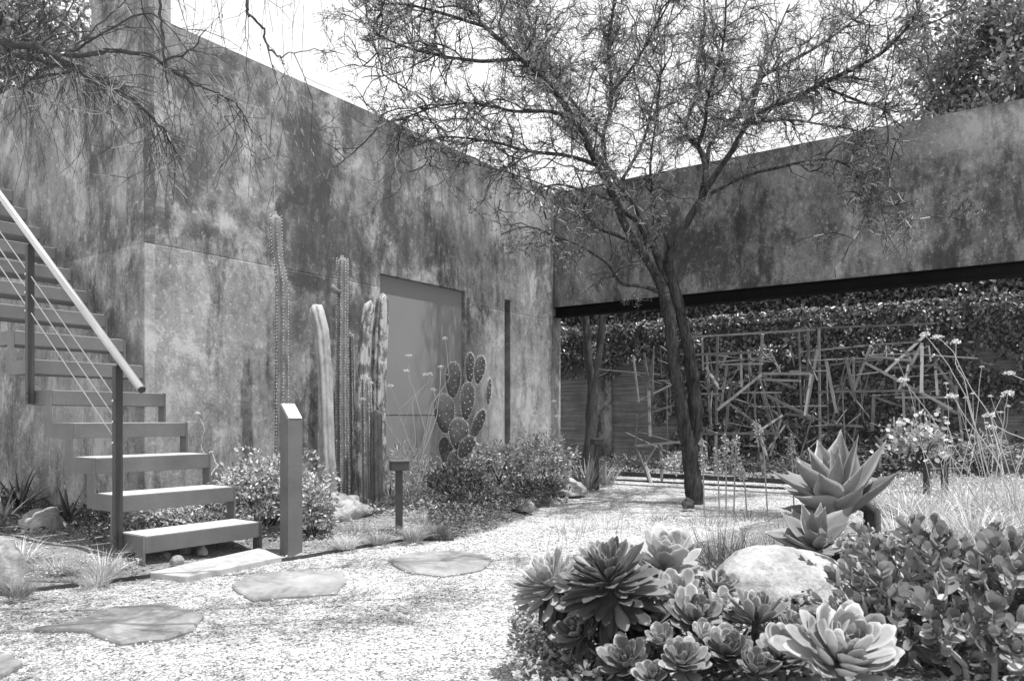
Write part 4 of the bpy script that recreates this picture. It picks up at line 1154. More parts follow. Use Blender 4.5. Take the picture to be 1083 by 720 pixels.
# grasses on the right
GR = 'grasses of the right bed'
for i, (u, v, Y, n, L, wd, m_, lb) in enumerate([
    (762, 600, 3.75, 150, .34, .006, 'grass_dark', 'dark upright grass left of the boulder, nearest the path'),
    (785, 606, 3.6, 150, .33, .006, 'grass_dark', 'dark upright grass directly above the left of the boulder'),
    (808, 604, 3.8, 150, .33, .006, 'grass', 'grey upright grass between boulder and lower agave'),
    (835, 596, 4.0, 130, .32, .006, 'grass_dark', 'dark grass behind the lower agave'),
    (950, 560, 4.6, 240, .36, .007, 'grass_pale', 'bright arching grass right of the big agave'),
    (985, 552, 5.1, 260, .36, .007, 'grass_pale', 'bright arching grass in front of the two path lights'),
    (1030, 560, 4.7, 260, .38, .007, 'grass_pale', 'bright arching grass right of the two path lights'),
    (1070, 556, 4.9, 260, .38, .007, 'grass_pale', 'bright arching grass at the right edge'),
    (960, 530, 6.0, 260, .34, .007, 'grass_pale', 'bright grass behind the big agave, farther back'),
    (1020, 530, 6.2, 300, .36, .007, 'grass_pale', 'bright grass behind the right path light'),
    (1068, 528, 6.0, 300, .36, .007, 'grass_pale', 'farther bright grass by the right edge'),
    (915, 528, 6.3, 200, .28, .006, 'grass', 'grey grass behind the big agave trunk'),
    (1050, 575, 4.2, 220, .34, .006, 'grass_pale', 'bright grass rising behind the jade bush'),
    (1000, 580, 4.1, 200, .30, .006, 'grass', 'grey grass rising behind the left of the jade bush')]):
    p = at(u, HY, Y); b = MB(); blades(b, (p.x, p.y, .04), n, L, wd, 1.0, 1.1 if 'arch' in lb or 'bright' in lb else .5, 200 + i, .14, (.05, .8))
    tag(b.build('grass_tuft', MAT[m_]), lb, 'grass', GR)
px_shrub(968, 470, 5.6, 66, 50, 'leafy_shrub', 'pale leafy shrub with flower clusters left of the two path lights', 'shrub', 700, .04, 'shrub_pale', 81, tpl=LEAFR, stems=16, shell=.2, lump=.7)
px_shrub(1040, 478, 5.6, 80, 44, 'leafy_shrub', 'loose leafy shrub right of the two path lights', 'shrub', 600, .045, 'shrub', 82, tpl=LEAFN, stems=20, shell=.2, lump=.6)
px_shrub(930, 590, 3.2, 60, 60, 'leafy_shrub', 'small leaved shrub between the lower agave and the jade bush', 'shrub', 900, .028, 'shrub', 83, tpl=FAT, stems=14, shell=.2, lump=.5)
px_shrub(875, 630, 2.55, 90, 46, 'leafy_shrub', 'small leaved plant at the right flank of the boulder', 'shrub', 0 + 500, .026, 'shrub_dark', 84, tpl=FAT, stems=10, shell=.3) if False else None
px_shrub(925, 640, 2.75, 90, 70, 'leafy_shrub', 'fine leaved shrub in the gap between boulder and jade bush', 'shrub', 900, .026, 'shrub', 85, tpl=LEAFR, stems=14, shell=.2)
tuft(725, 606, 90, .16, .006, 'grass_pale', 'small pale tuft behind the translucent aeonium', 91, radius=.08, group=GR)
tuft(610, 560, 60, .14, .006, 'grass_pale', 'thin pale seedlings on the path behind the aeonium clump', 92, radius=.18, group=GR)
tuft(640, 556, 70, .14, .005, 'grass_pale', 'loose pale seedlings in the gravel behind the dark aeonium', 93, radius=.22, group=GR)

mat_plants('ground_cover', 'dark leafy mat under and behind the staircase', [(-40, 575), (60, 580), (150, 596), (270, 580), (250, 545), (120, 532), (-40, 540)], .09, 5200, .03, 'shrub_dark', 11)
mat_plants('ground_cover', 'pale speckled low growth between the tufts and the metal edging by the stairs', [(-40, 634), (60, 622), (150, 609), (150, 596), (60, 586), (-40, 590)], .03, 5200, .012, 'shrub_pale', 12)
mat_plants('ground_cover', 'pale speckled low growth in the left bed around the first path light', [(324, 588), (430, 572), (470, 570), (450, 548), (380, 545), (330, 560)], .03, 4200, .013, 'shrub_pale', 13)
mat_plants('ground_cover', 'bright mixed grass and seedlings filling the right bed before the lights', [(880, 532), (960, 509), (1083, 500), (1200, 500), (1200, 560), (900, 560)], .14, 12000, .05, 'grass_pale', 14, tpl=LEAFN)
mat_plants('ground_cover', 'sparse pale seedlings in the gravel around the main tree foot', [(560, 560), (640, 545), (760, 545), (860, 530), (800, 560), (700, 590), (600, 590)], .03, 1500, .016, 'shrub_pale', 15, z0=.0)
mat_plants('ground_cover', 'low broken foliage on the right bed between boulder and aeoniums', [(700, 610), (745, 590), (800, 600), (900, 620), (960, 720), (760, 690)], .09, 4200, .024, 'shrub', 16, tpl=FAT)
mat_plants('ground_cover', 'dry bright leaves and stones under the jade bush at the lower right', [(900, 640), (1000, 600), (1150, 600), (1150, 900), (880, 900)], .07, 5000, .03, 'shrub_pale', 17, tpl=LEAFR)

rw = random.Random(77)
ln_ = []
for i in range(26):
    u = rw.uniform(985, 1100); v0 = rw.uniform(520, 560); h_ = rw.uniform(60, 150); lean = rw.uniform(-45, 25)
    ln_.append([(u, v0), (u + lean * .3 + rw.uniform(-6, 6), v0 - h_ * .4), (u + lean * .6 + rw.uniform(-8, 8), v0 - h_ * .75), (u + lean, v0 - h_)])
stalks('wild_buckwheat', 'loose tangle of thin pale stems with small seed heads at the right edge', ln_, 4.9, .012, .0022, mat='grass_pale', hmat='flower', seed=78)
ln_ = []
for i in range(16):
    u = rw.uniform(575, 690); v0 = rw.uniform(560, 590); h_ = rw.uniform(25, 50)
    ln_.append([(u, v0), (u + rw.uniform(-5, 5), v0 - h_ * .5), (u + rw.uniform(-9, 9), v0 - h_)])
stalks('seedling_stalks', 'thin pale seedling stalks standing in the gravel behind the dark aeonium', ln_, 4.6, .012, .002, mat='grass_pale', hmat='shrub_pale', seed=79)
tuft(700, 548, 60, .10, .006, 'grass', 'low grey tuft in the gravel left of the main tree foot', 94, radius=.12, group=GR)
tuft(748, 552, 90, .14, .005, 'grass', 'low grey tuft at the foot of the knobbly flower spikes', 95, radius=.18, group=GR)
tuft(790, 548, 90, .14, .005, 'grass_dark', 'low dark tuft right of the knobbly flower spikes', 96, radius=.18, group=GR)
# ================================================================== trees
def branchlets(segs, start, d, L, r, depth, rs, grav=0.0, wig=.35, split=(3, 5), up=.1, leaves=None, ratio=.55, flat=1.0, kmin=3):
    "recursive wiry twigs; segs collects (a, b, ra, rb)"
    k = max(kmin, int(L / .07)); p = start.copy(); d = d.normalized(); step = L / k; pts = [p.copy()]; dirs = [d.copy()]
    for i in range(k):
        d = (d + Vector((rs.gauss(0, 1), rs.gauss(0, 1), rs.gauss(0, 1))) * wig * .5 + Vector((0, 0, up - grav * (i / k)))*.25).normalized()
        q = p + d * step; r2 = r * (1 - .55 * (i + 1) / k); segs.append((p.copy(), q.copy(), r * (1 - .55 * i / k), r2)); p = q; pts.append(p.copy()); dirs.append(d.copy())
    if depth > 0:
        for j in range(rs.randint(*split)):
            t = rs.uniform(.15, 1.0); i = min(k, int(t * k)); dd = dirs[i]
            o = dd.orthogonal().normalized(); o = Matrix.Rotation(rs.uniform(0, 6.28), 3, dd) @ o
            a = rs.uniform(.5, 1.15); nd = dd * math.cos(a) + o * math.sin(a)
            branchlets(segs, pts[i], nd, L * ratio * rs.uniform(.6, 1.15), r * .6, depth - 1, rs, grav, wig, split, up, leaves, ratio, flat, kmin)
    elif leaves is not None:
        for i in range(1, k + 1):
            leaves.append((pts[i], dirs[i]))

def seg_arrays(segs):
    A = np.array([tuple(s[0]) for s in segs]); B_ = np.array([tuple(s[1]) for s in segs])
    return A, B_, np.array([s[2] for s in segs]), np.array([s[3] for s in segs])

def smooth_line(P, n=4):
    P = [Vector(p) for p in P]; Q = []
    for i in range(len(P) - 1):
        p0, p1, p2, p3 = P[max(i - 1, 0)], P[i], P[i + 1], P[min(i + 2, len(P) - 1)]
        for k in range(n):
            t = k / n
            Q.append(.5 * ((2 * p1) + (p2 - p0) * t + (2 * p0 - 5 * p1 + 4 * p2 - p3) * t * t + (3 * p1 - p0 - 3 * p2 + p3) * t ** 3))
    Q.append(P[-1]); return Q

# --- main tree: two twisted stems and spreading limbs
YT = 7.24
tree = thing('desert_tree', 'slender twin trunk tree with wiry spreading crown in the middle of the yard', 'tree', (gp(735, 533).x, YT, 0), 0)
PXR = YT / F
trunks = [
    ([(738, 545, 0), (734, 528, 0), (731, 500, 0), (729, 478, 0), (724, 452, -.02), (719, 420, -.04), (714, 395, -.04), (711, 365, -.02), (708, 335, 0), (703, 312, .02)], [12, 10.5, 10.5, 10.5, 9, 8.5, 8.5, 8.5, 8.5, 8]),
    ([(741, 544, .02), (738, 528, .02), (735, 500, .04), (733, 470, .06), (736, 440, .06), (734, 412, .05), (730, 380, .05), (724, 350, .04), (718, 325, .02), (712, 300, .02), (706, 278, .02)], [8, 8, 8.5, 9, 9.5, 9, 8.5, 8, 7.5, 7, 6.5]),
]
limbs = [   # (u, v, depth offset) ... , radius px at start, end, twig density
    ([(703, 312, .02), (697, 297, .0), (688, 280, -.1), (676, 262, -.2), (662, 240, -.35), (650, 212, -.5), (632, 175, -.7), (606, 125, -.9), (580, 88, -1.1), (550, 62, -1.3), (514, 29, -1.5), (490, 5, -1.6)], 7.5, 1.5, 1.0),
    ([(705, 300, .02), (692, 262, .1), (675, 222, .25), (655, 195, .35), (640, 175, .5), (620, 150, .6), (600, 118, .8), (575, 75, 1.0), (555, 35, 1.2), (545, -10, 1.4)], 6, 1.5, 1.0),
    ([(686, 262, 0), (676, 236, .0), (652, 215, .05), (640, 170, 0), (638, 144, 0), (645, 119, .05), (646, 83, .1), (643, 50, .1), (650, 0, .1), (655, -50, .1)], 4.5, 1.5, 1.0),
    ([(706, 278, .02), (712, 258, .0), (726, 236, -.05), (741, 212, -.1), (748, 198, -.12), (760, 180, -.2), (774, 160, -.3), (787, 137, -.4), (805, 119, -.55), (838, 105, -.7), (867, 90, -.9), (895, 76, -1.0), (930, 58, -1.2), (957, 32, -1.4), (972, 12, -1.5)], 6, 1.2, 1.0),
    ([(748, 198, -.12), (745, 172, 0), (738, 155, .1), (727, 143, .2), (729, 119, .4), (740, 96, .6), (738, 60, .8), (745, 20, 1.0), (742, -30, 1.2)], 4, 1.2, 1.0),
    ([(741, 212, -.1), (748, 170, .1), (752, 150, .3), (765, 135, .5), (780, 122, .7), (800, 90, 1.0), (815, 50, 1.2), (835, 5, 1.4)], 3.5, 1.2, .9),
    ([(787, 137, -.4), (798, 105, -.35), (806, 82, -.3), (830, 69, -.2), (867, 48, 0), (903, 22, .2), (930, -5, .4)], 3.5, 1.0, 1.0),
    ([(738, 155, .1), (746, 130, -.1), (748, 105, -.3), (756, 80, -.5), (765, 45, -.8), (768, 0, -1.0)], 3, 1.0, .9),
    ([(752, 205, -.12), (787, 187, -.3), (823, 177, -.5), (867, 169, -.7), (890, 172, -.9), (905, 184, -1.0), (916, 205, -1.05)], 2.6, .7, .75),
    ([(790, 132, -.4), (815, 128, -.2), (838, 127, 0), (874, 133, .2), (910, 140, .4), (935, 165, .5)], 2.4, .7, .8),
    ([(695, 308, 0), (684, 304, -.1), (672, 302, -.2), (658, 300, -.3), (650, 290, -.4), (640, 277, -.5), (613, 260, -.7), (593, 253, -.8), (560, 240, -1.0), (530, 248, -1.2)], 3, .7, .28),
    ([(664, 254, -.2), (648, 247, -.1), (630, 240, 0), (613, 218, .1), (604, 205, .2), (585, 200, .3), (560, 190, .5), (520, 178, .7), (478, 170, .9)], 2.8, .7, .7),
    ([(606, 125, -.9), (580, 118, -1.1), (545, 118, -1.2), (505, 110, -1.4), (465, 112, -1.5), (420, 128, -1.7)], 2.6, .7, 1.0),
    ([(632, 175, -.7), (600, 165, -.9), (560, 160, -1.0), (520, 150, -1.2), (470, 145, -1.3), (440, 155, -1.4)], 2.6, .7, 1.0),
    ([(550, 62, -1.3), (510, 65, -1.5), (470, 60, -1.6), (430, 50, -1.8), (395, 35, -1.9)], 2.4, .7, 1.0),
    ([(640, 150, 0), (600, 100, .3), (575, 60, .6), (560, 20, .8), (550, -30, 1.0)], 2.6, .8, 1.0),
    ([(646, 100, 0), (670, 70, -.3), (690, 35, -.5), (715, -10, -.7)], 2.6, .8, 1.0),
    ([(655, 195, .35), (680, 150, .5), (690, 110, .6), (700, 60, .8), (690, 5, 1.0)], 2.6, .8, .9),
    ([(708, 262, 0), (700, 240, -.3), (690, 205, -.5), (688, 170, -.8), (695, 120, -1.0), (700, 70, -1.2)], 2.6, .7, .8),
    ([(867, 90, -.9), (890, 100, -.9), (915, 110, -1.0), (935, 118, -1.1), (940, 150, -1.2)], 2.0, .6, .8),
    ([(514, 29, -1.5), (470, 15, -1.7), (430, 5, -1.9), (400, 5, -2.0)], 2, .7, 1.0),
    ([(650, 212, -.5), (625, 205, -.9), (590, 195, -1.2), (555, 205, -1.4)], 2, .6, .35),
]
rs = random.Random(21)
segs = []; lv = []
b = MB()
for P, rr in trunks:
    Q = smooth_line([at(u, v, YT + d) for u, v, d in P], 4)
    rad = [rr[min(len(rr) - 1, int(i / 4))] * (1 - (i % 4) / 4) + rr[min(len(rr) - 1, int(i / 4) + 1)] * ((i % 4) / 4) for i in range(len(Q))]
    b.tube(Q, [r * PXR * .74 for r in rad], 16, rough=.35)
b.build('trunk', MAT['bark'], tree, smooth=True)
for P, r0, r1, dens in limbs:
    Q = smooth_line([at(u, v, YT + d) for u, v, d in P], 4); n = len(Q)
    b = MB(); b.tube(Q, [(r0 + (r1 - r0) * (i / (n - 1)) ** .8) * PXR * .80 for i in range(n)], 10 if r0 > 3 else 7, rough=.35)
    b.build('limb', MAT['bark'], tree, smooth=True)
    L = sum((Q[i + 1] - Q[i]).length for i in range(n - 1))
    lo = .50 if r0 > 4 else .15
    cnt = int(L * 30 * dens * (1 if r0 < 4 else 1.1))
    for k in range(cnt):
        t = lo + (1 - lo) * rs.random() ** .8; i = min(n - 2, int(t * (n - 1))); d = (Q[i + 1] - Q[i]).normalized()
        o = Matrix.Rotation(rs.uniform(0, 6.28), 3, d) @ d.orthogonal().normalized(); a = rs.uniform(.45, 1.2)
        if k % 9 == 0:
            branchlets(segs, Q[i], d * math.cos(a * .8) + o * math.sin(a * .8), rs.uniform(.6, 1.0), rs.uniform(.007, .010), 3, rs, .3, .6, (3, 4), .12, lv, .55)
            continue
        if k % 9 in (4, 7): continue
        branchlets(segs, Q[i], d * math.cos(a) + o * math.sin(a), rs.uniform(.16, .50), rs.uniform(.0048, .0078), 2, rs, .35, .75, (3, 4), .12, lv, .55)
A, B_, ra, rb = seg_arrays(segs)
w_ = npr.rand(len(A)) < .84
b = MB(); b.segs(A[w_], B_[w_], ra[w_], rb[w_]); tag(b.build('twigs', MAT['twig'], tree), kind='stuff')
b = MB(); b.segs(A[~w_], B_[~w_], ra[~w_], rb[~w_]); tag(b.build('bare_pale_twigs', MAT['twig_pale'], tree), kind='stuff')
def tiny_leaves(lv, L, mat, parent, keep=1.0, rep=2, seed=1, tpl=LEAFN):
    r_ = np.random.RandomState(seed); P = np.array([tuple(a[0]) for a in lv]); D = np.array([tuple(a[1]) for a in lv])
    k = r_.rand(len(P)) < keep; P, D = P[k], D[k]; b = MB()
    for _ in range(rep):
        m = len(P); d = D + r_.normal(size=(m, 3)) * .9
        b.inst(tpl[0], tpl[1], P + r_.normal(size=(m, 3)) * .006, frames(d, r_.normal(size=(m, 3))), L * (.6 + .8 * r_.rand(m)))
    return tag(b.build('leaves', MAT[mat], parent), kind='stuff')
tiny_leaves(lv, .019, 'fleaf', tree, .9, 3)
print('main tree segs', len(A), 'leaf pts', len(lv))
MAIN_SEGS = len(A)

# a thin pale whorled air plant caught on the left wall side branch is part of the twigs; rock at the trunk foot
rk(728, 537, 13, 9, 'small dark stone against the foot of the main tree trunk', 'bark_dark', 31, .4, None)

# --- second tree seen through the opening
def small_tree(name, label, P, radp, Y, crown, seed, bark='bark_dark', group=None, leafmat='tleaf'):
    p0 = at(P[0][0][0], HY, Y); p0.z = 0
    t = thing(name, label, 'tree', p0, 0, group); rs = random.Random(seed); b = MB()
    ends = []
    for ln, rr in zip(P, radp):
        Q = smooth_line([at(u, v, Y + (0 if len(x) == 0 else x[0])) for u, v, *x in ln], 4); n = len(Q)
        b.tube(Q, [(rr[0] + (rr[1] - rr[0]) * i / (n - 1)) * Y / F for i in range(n)], 12, rough=.4); ends.append(Q[-1])
    b.build('trunk', MAT[bark], t, smooth=True)
    b = MB()
    for c, rad, n, L in crown:
        leafcloud(b, c, rad, n, L, LEAF, rs.randrange(99), .3, .5, .5)
    b.build('crown', MAT[leafmat], t)
    return t
c0 = at(632, 250, 11.0)
small_tree('courtyard_tree', 'dark forked tree standing behind the opening near the pale building corner', [
    [(623, 505), (624, 470), (626, 430), (627, 408), (622, 380), (620, 345), (616, 300)], [(627, 410), (632, 385), (636, 355), (638, 330), (644, 290)], [(628, 404), (634, 398), (640, 395), (645, 390)]],
    [(7, 3.5), (4.5, 3), (1.4, .6)], 11.0, [((c0.x, c0.y + .3, 3.6), (1.0, 1.0, .7), 2500, .06)], 3)

# --- broad leaved tree above the screen wall at the right
def clump_tree(name, label, base, trunk_h, center, rad, clumps, per, L, mat, seed, tpl=LEAF, crad=.38, group=None):
    t = thing(name, label, 'tree', base, 0, group); rs = random.Random(seed); r_ = np.random.RandomState(seed)
    c = Vector(center); b = MB(); bt = MB()
    fork = Vector(base) + Vector((0, 0, trunk_h)); bt.tube([Vector(base), Vector(base).lerp(fork, .5) + Vector((.06, .03, 0)), fork], [.16, .13, .11], 10, rough=.3)
    for i in range(clumps):
        d = Vector((rs.gauss(0, 1), rs.gauss(0, 1), rs.gauss(0, 1))).normalized(); rr = rs.uniform(.45, 1.0) * (1 + .25 * mnoise.noise(d * 2 + Vector((seed, 0, 0))))
        q = c + Vector((d.x * rad[0], d.y * rad[1], d.z * rad[2])) * rr
        s = crad * rs.uniform(.6, 1.25)
        leafcloud(b, q, (s, s, s * .75), per, L, tpl, rs.randrange(9999), .35, .6, .5, lo=-1)
        if i % 2 == 0:
            mid = fork.lerp(q, .5) + Vector((rs.uniform(-.2, .2), rs.uniform(-.2, .2), rs.uniform(-.1, .2)))
            bt.tube([fork, mid, q], [.06, .035, .012], 6, rough=.3)
    b.build('crown', MAT[mat], t); bt.build('trunk', MAT['bark_dark'], t, smooth=True)
    return t
clump_tree('evergreen_tree', 'dense leafy evergreen rising above the screen wall at the upper right', (8.1, 12.0, 0), 3.2, (8.1, 12.0, 5.9), (2.2, 1.9, 1.85), 180, 190, .11, 'tleaf', 4, crad=.44)
clump_tree('evergreen_tree', 'loose leafy treetop peeping over the screen wall left of the dense evergreen', (6.3, 11.6, 0), 3.0, (6.45, 11.6, 4.6), (1.0, .8, .8), 34, 120, .10, 'tleaf', 6, crad=.3)
clump_tree('evergreen_tree', 'leafy treetop behind the side wall at the upper left corner', (-9.4, 12.2, 0), 3.2, (-8.6, 12.4, 7.2), (1.9, 1.6, 1.6), 80, 150, .13, 'tleaf', 8, crad=.5)

# --- overhanging near tree at the upper left, its trunk is out of view
def near_tree():
    t = thing('overhanging_tree', 'near tree reaching in from the upper left with dark bare drooping branches', 'tree', (-3.6, 2.0, 0), 0)
    rs = random.Random(9); segs = []; lv = []
    base = Vector((-3.6, 2.0, 0)); fork = Vector((-3.35, 2.3, 1.9)); b = MB()
    b.tube([base, base.lerp(fork, .5) + Vector((.05, .05, 0)), fork], [.13, .11, .09], 12, rough=.3); b.build('trunk', MAT['bark_dark'], t, smooth=True)
    L = [  # pixel lines at a given distance: (u, v, Y)
        ([(-40, 38, 3.0), (0, 45, 3.0), (35, 50, 3.0), (60, 62, 3.0), (85, 75, 3.0), (105, 88, 3.0), (128, 98, 3.05), (145, 110, 3.1), (165, 128, 3.15), (178, 145, 3.2), (192, 170, 3.2)], 4.5, .8, 1.0),
        ([(-40, 55, 3.1), (0, 58, 3.1), (30, 61, 3.1), (55, 68, 3.1), (78, 72, 3.1), (100, 82, 3.1), (120, 90, 3.1)], 3.6, 1.5, 1.0),
        ([(70, 58, 3.0), (98, 57, 2.95), (130, 54, 2.9), (155, 59, 2.9), (172, 66, 2.9), (190, 80, 2.95), (212, 92, 3.0), (235, 102, 3.0), (252, 112, 3.0), (262, 130, 3.0)], 2.6, .7, 1.0),
        ([(172, 66, 2.9), (190, 58, 2.8), (205, 50, 2.75), (218, 32, 2.7)], 1.3, .4, .6),
        ([(170, -30, 2.9), (169, 0, 2.9), (171, 30, 2.9), (173, 62, 2.9), (178, 88, 2.9)], 1.6, .8, .5),
        ([(70, 58, 3.0), (95, 35, 3.1), (125, 10, 3.2), (145, -20, 3.3)], 1.2, .5, .7),
        ([(75, 55, 3.0), (110, 35, 2.9), (152, 13, 2.8), (175, 25, 2.8)], 1.3, .5, .5),
        ([(30, 62, 3.1), (38, 40, 3.3), (45, 15, 3.4), (50, -20, 3.5)], 2.0, .8, 1.2),
        ([(0, 45, 3.2), (20, 20, 3.4), (42, -10, 3.6)], 2.0, .8, 1.2),
        ([(30, 50, 3.0), (55, 38, 3.2), (70, 22, 3.3), (82, -10, 3.4)], 1.8, .6, 1.2),
        ([(258, -30, 2.6), (260, 0, 2.6), (262, 14, 2.6), (270, 22, 2.6), (279, 33, 2.6), (281, 44, 2.6), (288, 55, 2.6), (296, 62, 2.6), (301, 68, 2.6)], 1.6, .6, .5),
        ([(296, 62, 2.6), (310, 55, 2.6), (340, 54, 2.6), (365, 58, 2.6)], .6, .3, .3),
        ([(30, 85, 3.1), (50, 80, 3.1), (75, 76, 3.1)], 1.6, 1.2, .4),
        ([(20, 95, 3.0), (32, 85, 3.0), (45, 74, 3.0), (60, 70, 3.0)], 1.6, 1.0, .4),
    ]
    wpts = []
    for P, r0, r1, dens in L:
        Q = smooth_line([at(u, v, Y) for u, v, Y in P], 4); n = len(Q)
        for i in range(1, n - 1): Q[i] += Vector((rs.uniform(-1, 1), rs.uniform(-1, 1), rs.uniform(-1, 1))) * .006
        if P[0][0] < -20: Q = [fork, fork.lerp(Q[0], .5) + Vector((0, 0, .15))] + Q; n = len(Q)
        b = MB(); b.tube(Q, [(r0 + (r1 - r0) * i / (n - 1)) * 3 / F for i in range(n)], 8, rough=.5); b.build('branch', MAT['bark_dark'], t, smooth=True)
        Ln = sum((Q[i + 1] - Q[i]).length for i in range(n - 1)); k0 = 2 if P[0][0] < -20 else 0
        for k in range(int(Ln * 25 * dens)):
            i = rs.randrange(k0, n - 1); d = (Q[i + 1] - Q[i]).normalized()
            o = Matrix.Rotation(rs.uniform(0, 6.28), 3, d) @ d.orthogonal().normalized(); a = rs.uniform(.5, 1.3); nd = d * math.cos(a) + o * math.sin(a)
            if rs.random() < .55: nd = (nd + Vector((0, 0, -1.1))).normalized()
            branchlets(segs, Q[i], nd, rs.uniform(.10, .36), rs.uniform(.0014, .0028), 1, rs, 1.3, .4, (2, 4), -.1, lv, .6)
    # long limbs overhead (above the frame) that carry the curtain of hanging threads
    for (x0, y0, z0, x1, y1, z1) in [(-2.6, 2.6, 2.6, 1.4, 3.2, 3.3), (-2.8, 3.0, 2.7, 1.0, 4.0, 3.75), (-2.6, 2.3, 2.4, .4, 1.6, 3.0), (-2.4, 2.4, 2.6, .3, 2.7, 3.1)]:
        P = [fork, Vector((x0, y0, z0)), Vector((x0 * .5 + x1 * .5, y0 * .5 + y1 * .5, (z0 + z1) / 2 + .25)), Vector((x1, y1, z1))]; Q = smooth_line(P, 8); n = len(Q)
        b = MB()
        for i in range(6, n - 1): Q[i] = Q[i] + Vector((rs.uniform(-1, 1), rs.uniform(-1, 1), rs.uniform(-1, 1))) * .05
        b.tube(Q, [.026 * (1 - .85 * i / n) for i in range(n)], 8, rough=.4); b.build('branch', MAT['bark_dark'], t, smooth=True)
        for k in range(230):
            i = rs.randrange(8, n - 1); d = (Q[i + 1] - Q[i]).normalized(); o = Matrix.Rotation(rs.uniform(0, 6.28), 3, d) @ d.orthogonal().normalized()
            branchlets(segs, Q[i], (d * .5 + o), rs.uniform(.2, .6), .0035, 2, rs, .1, .5, (2, 4), .25, lv, .6)
    for k in range(46):
        u = rs.uniform(0, 420) if rs.random() < .7 else rs.uniform(150, 400); Y = rs.uniform(2.5, 3.6); p = at(u, rs.uniform(-60, 10), Y); q = p.copy()
        d = Vector((rs.uniform(-.15, .15), rs.uniform(-.1, .1), -1)); l = rs.uniform(.1, .42); m = 8
        for j in range(m):
            d = (d + Vector((rs.uniform(-.12, .12), rs.uniform(-.12, .12), 0))).normalized(); q2 = q + d * l / m; segs.append((q.copy(), q2.copy(), .0011, .0010)); q = q2
            if rs.random() < .35: lv.append((q.copy(), d.copy()))
    for k in range(200):
        u = rs.uniform(-10, 330) ** 1.0; v = rs.uniform(40, 150) + (u - 100) * .12; Y = rs.uniform(2.8, 3.4); q = at(u, v, Y)
        d = Vector((rs.uniform(-.5, .5), rs.uniform(-.3, .3), -1)).normalized(); l = rs.uniform(.06, .30); m = 6
        for j in range(m):
            d = (d + Vector((rs.uniform(-.15, .15), rs.uniform(-.1, .1), rs.uniform(-.08, .12)))).normalized(); q2 = q + d * l / m; segs.append((q.copy(), q2.copy(), .0011, .0008)); q = q2
    A, B_, ra, rb = seg_arrays(segs); w = npr.rand(len(A)) < .93
    b = MB(); b.segs(A[w], B_[w], ra[w], rb[w]); tag(b.build('twigs', MAT['twig_dark'], t), kind='stuff')
    b = MB(); b.segs(A[~w], B_[~w], ra[~w], rb[~w]); tag(b.build('bare_pale_twigs', MAT['twig_pale'], t), kind='stuff')
    tiny_leaves(lv, .014, 'fleaf', t, .6, 1, 4)
    # bright whorls of dry twigs
    b = MB(); A = []; B2 = []
    for (u, v) in ((252, 108), (110, 120), (118, 95), (245, 100), (60, 110), (470, 215)):
        Y = 3.0 if u < 400 else 6.0; c = at(u, v, Y)
        for j in range(16):
            d = Vector((rs.gauss(0, 1), rs.gauss(0, 1), rs.gauss(0, 1))).normalized(); p = c
            for q in range(4):
                d = (d + Vector((rs.uniform(-.3, .3), rs.uniform(-.3, .3), rs.uniform(-.3, .3)))).normalized(); p2 = p + d * .028 * Y / 3 ; A.append(tuple(p)); B2.append(tuple(p2)); p = p2
        if u > 400: A = A[:-64]; B2 = B2[:-64]
    b.segs(np.array(A), np.array(B2), .0013, .0010); tag(b.build('dry_whorls', MAT['twig_pale'], t), kind='stuff')
near_tree()

# ------------------------------------------------------------------ ivy and hedge at the back
def ivy(name, label, xl, y0, y1, z0, z1, n, L, mat, seed, dens, bulge=.16, cat='climber', top_fall=True):
    rs = np.random.RandomState(seed); P = []; N = []
    X, Yw = np.array(AX), np.array(AY)
    while len(P) < n:
        y = rs.uniform(y0, y1, 4000); z = rs.uniform(z0, z1, 4000)
        for a, c in zip(y, z):
            q = dens(a, c) + .55 * mnoise.noise(Vector((a * 2.2, c * 2.2, seed))) + .25 * mnoise.noise(Vector((a * 7, c * 7, seed)))
            if q < .5: continue
            h = bulge * (.5 + .9 * mnoise.noise(Vector((a * 1.8, c * 2.6, 9 + seed))) + .5 * mnoise.noise(Vector((a * 6, c * 6, 2))))
            h = max(.0, h) * rs.rand() ** .4 + .01
            P.append(np.array(tuple(Lw(0, a, c))) + X * (xl - h)); N.append(0)
            if len(P) >= n: break
    P = np.array(P); m = len(P); nrm = -X + rs.normal(size=(m, 3)) * .45 + np.array([0, 0, .75]); d = rs.normal(size=(m, 3)) * .7 + np.array([0, 0, -.6])
    b = MB(); b.inst(LEAF[0], LEAF[1], P, frames(d, nrm), L * (.5 + .8 * rs.rand(m)))
    return tag(b.build(name, MAT[mat]), label, cat)
def dens_main(y, z):
    # thick from the main trunk rightwards, thin curtain on the left and thinning at the right end
    if y > -.15: return .9 if z > 1.72 else (.62 if z > 1.5 else -.2)
    if y > -.55: return .95 if z > 1.2 else .55
    if y < -4.5: return .62 if z > .9 else .35
    return 1.2
ivy('ivy', 'thick ivy covering the back wall behind the lattice sculpture', 8.25, -8, 1.9, .05, 2.35, 38000, .068, 'ivy', 3, dens_main, .22)
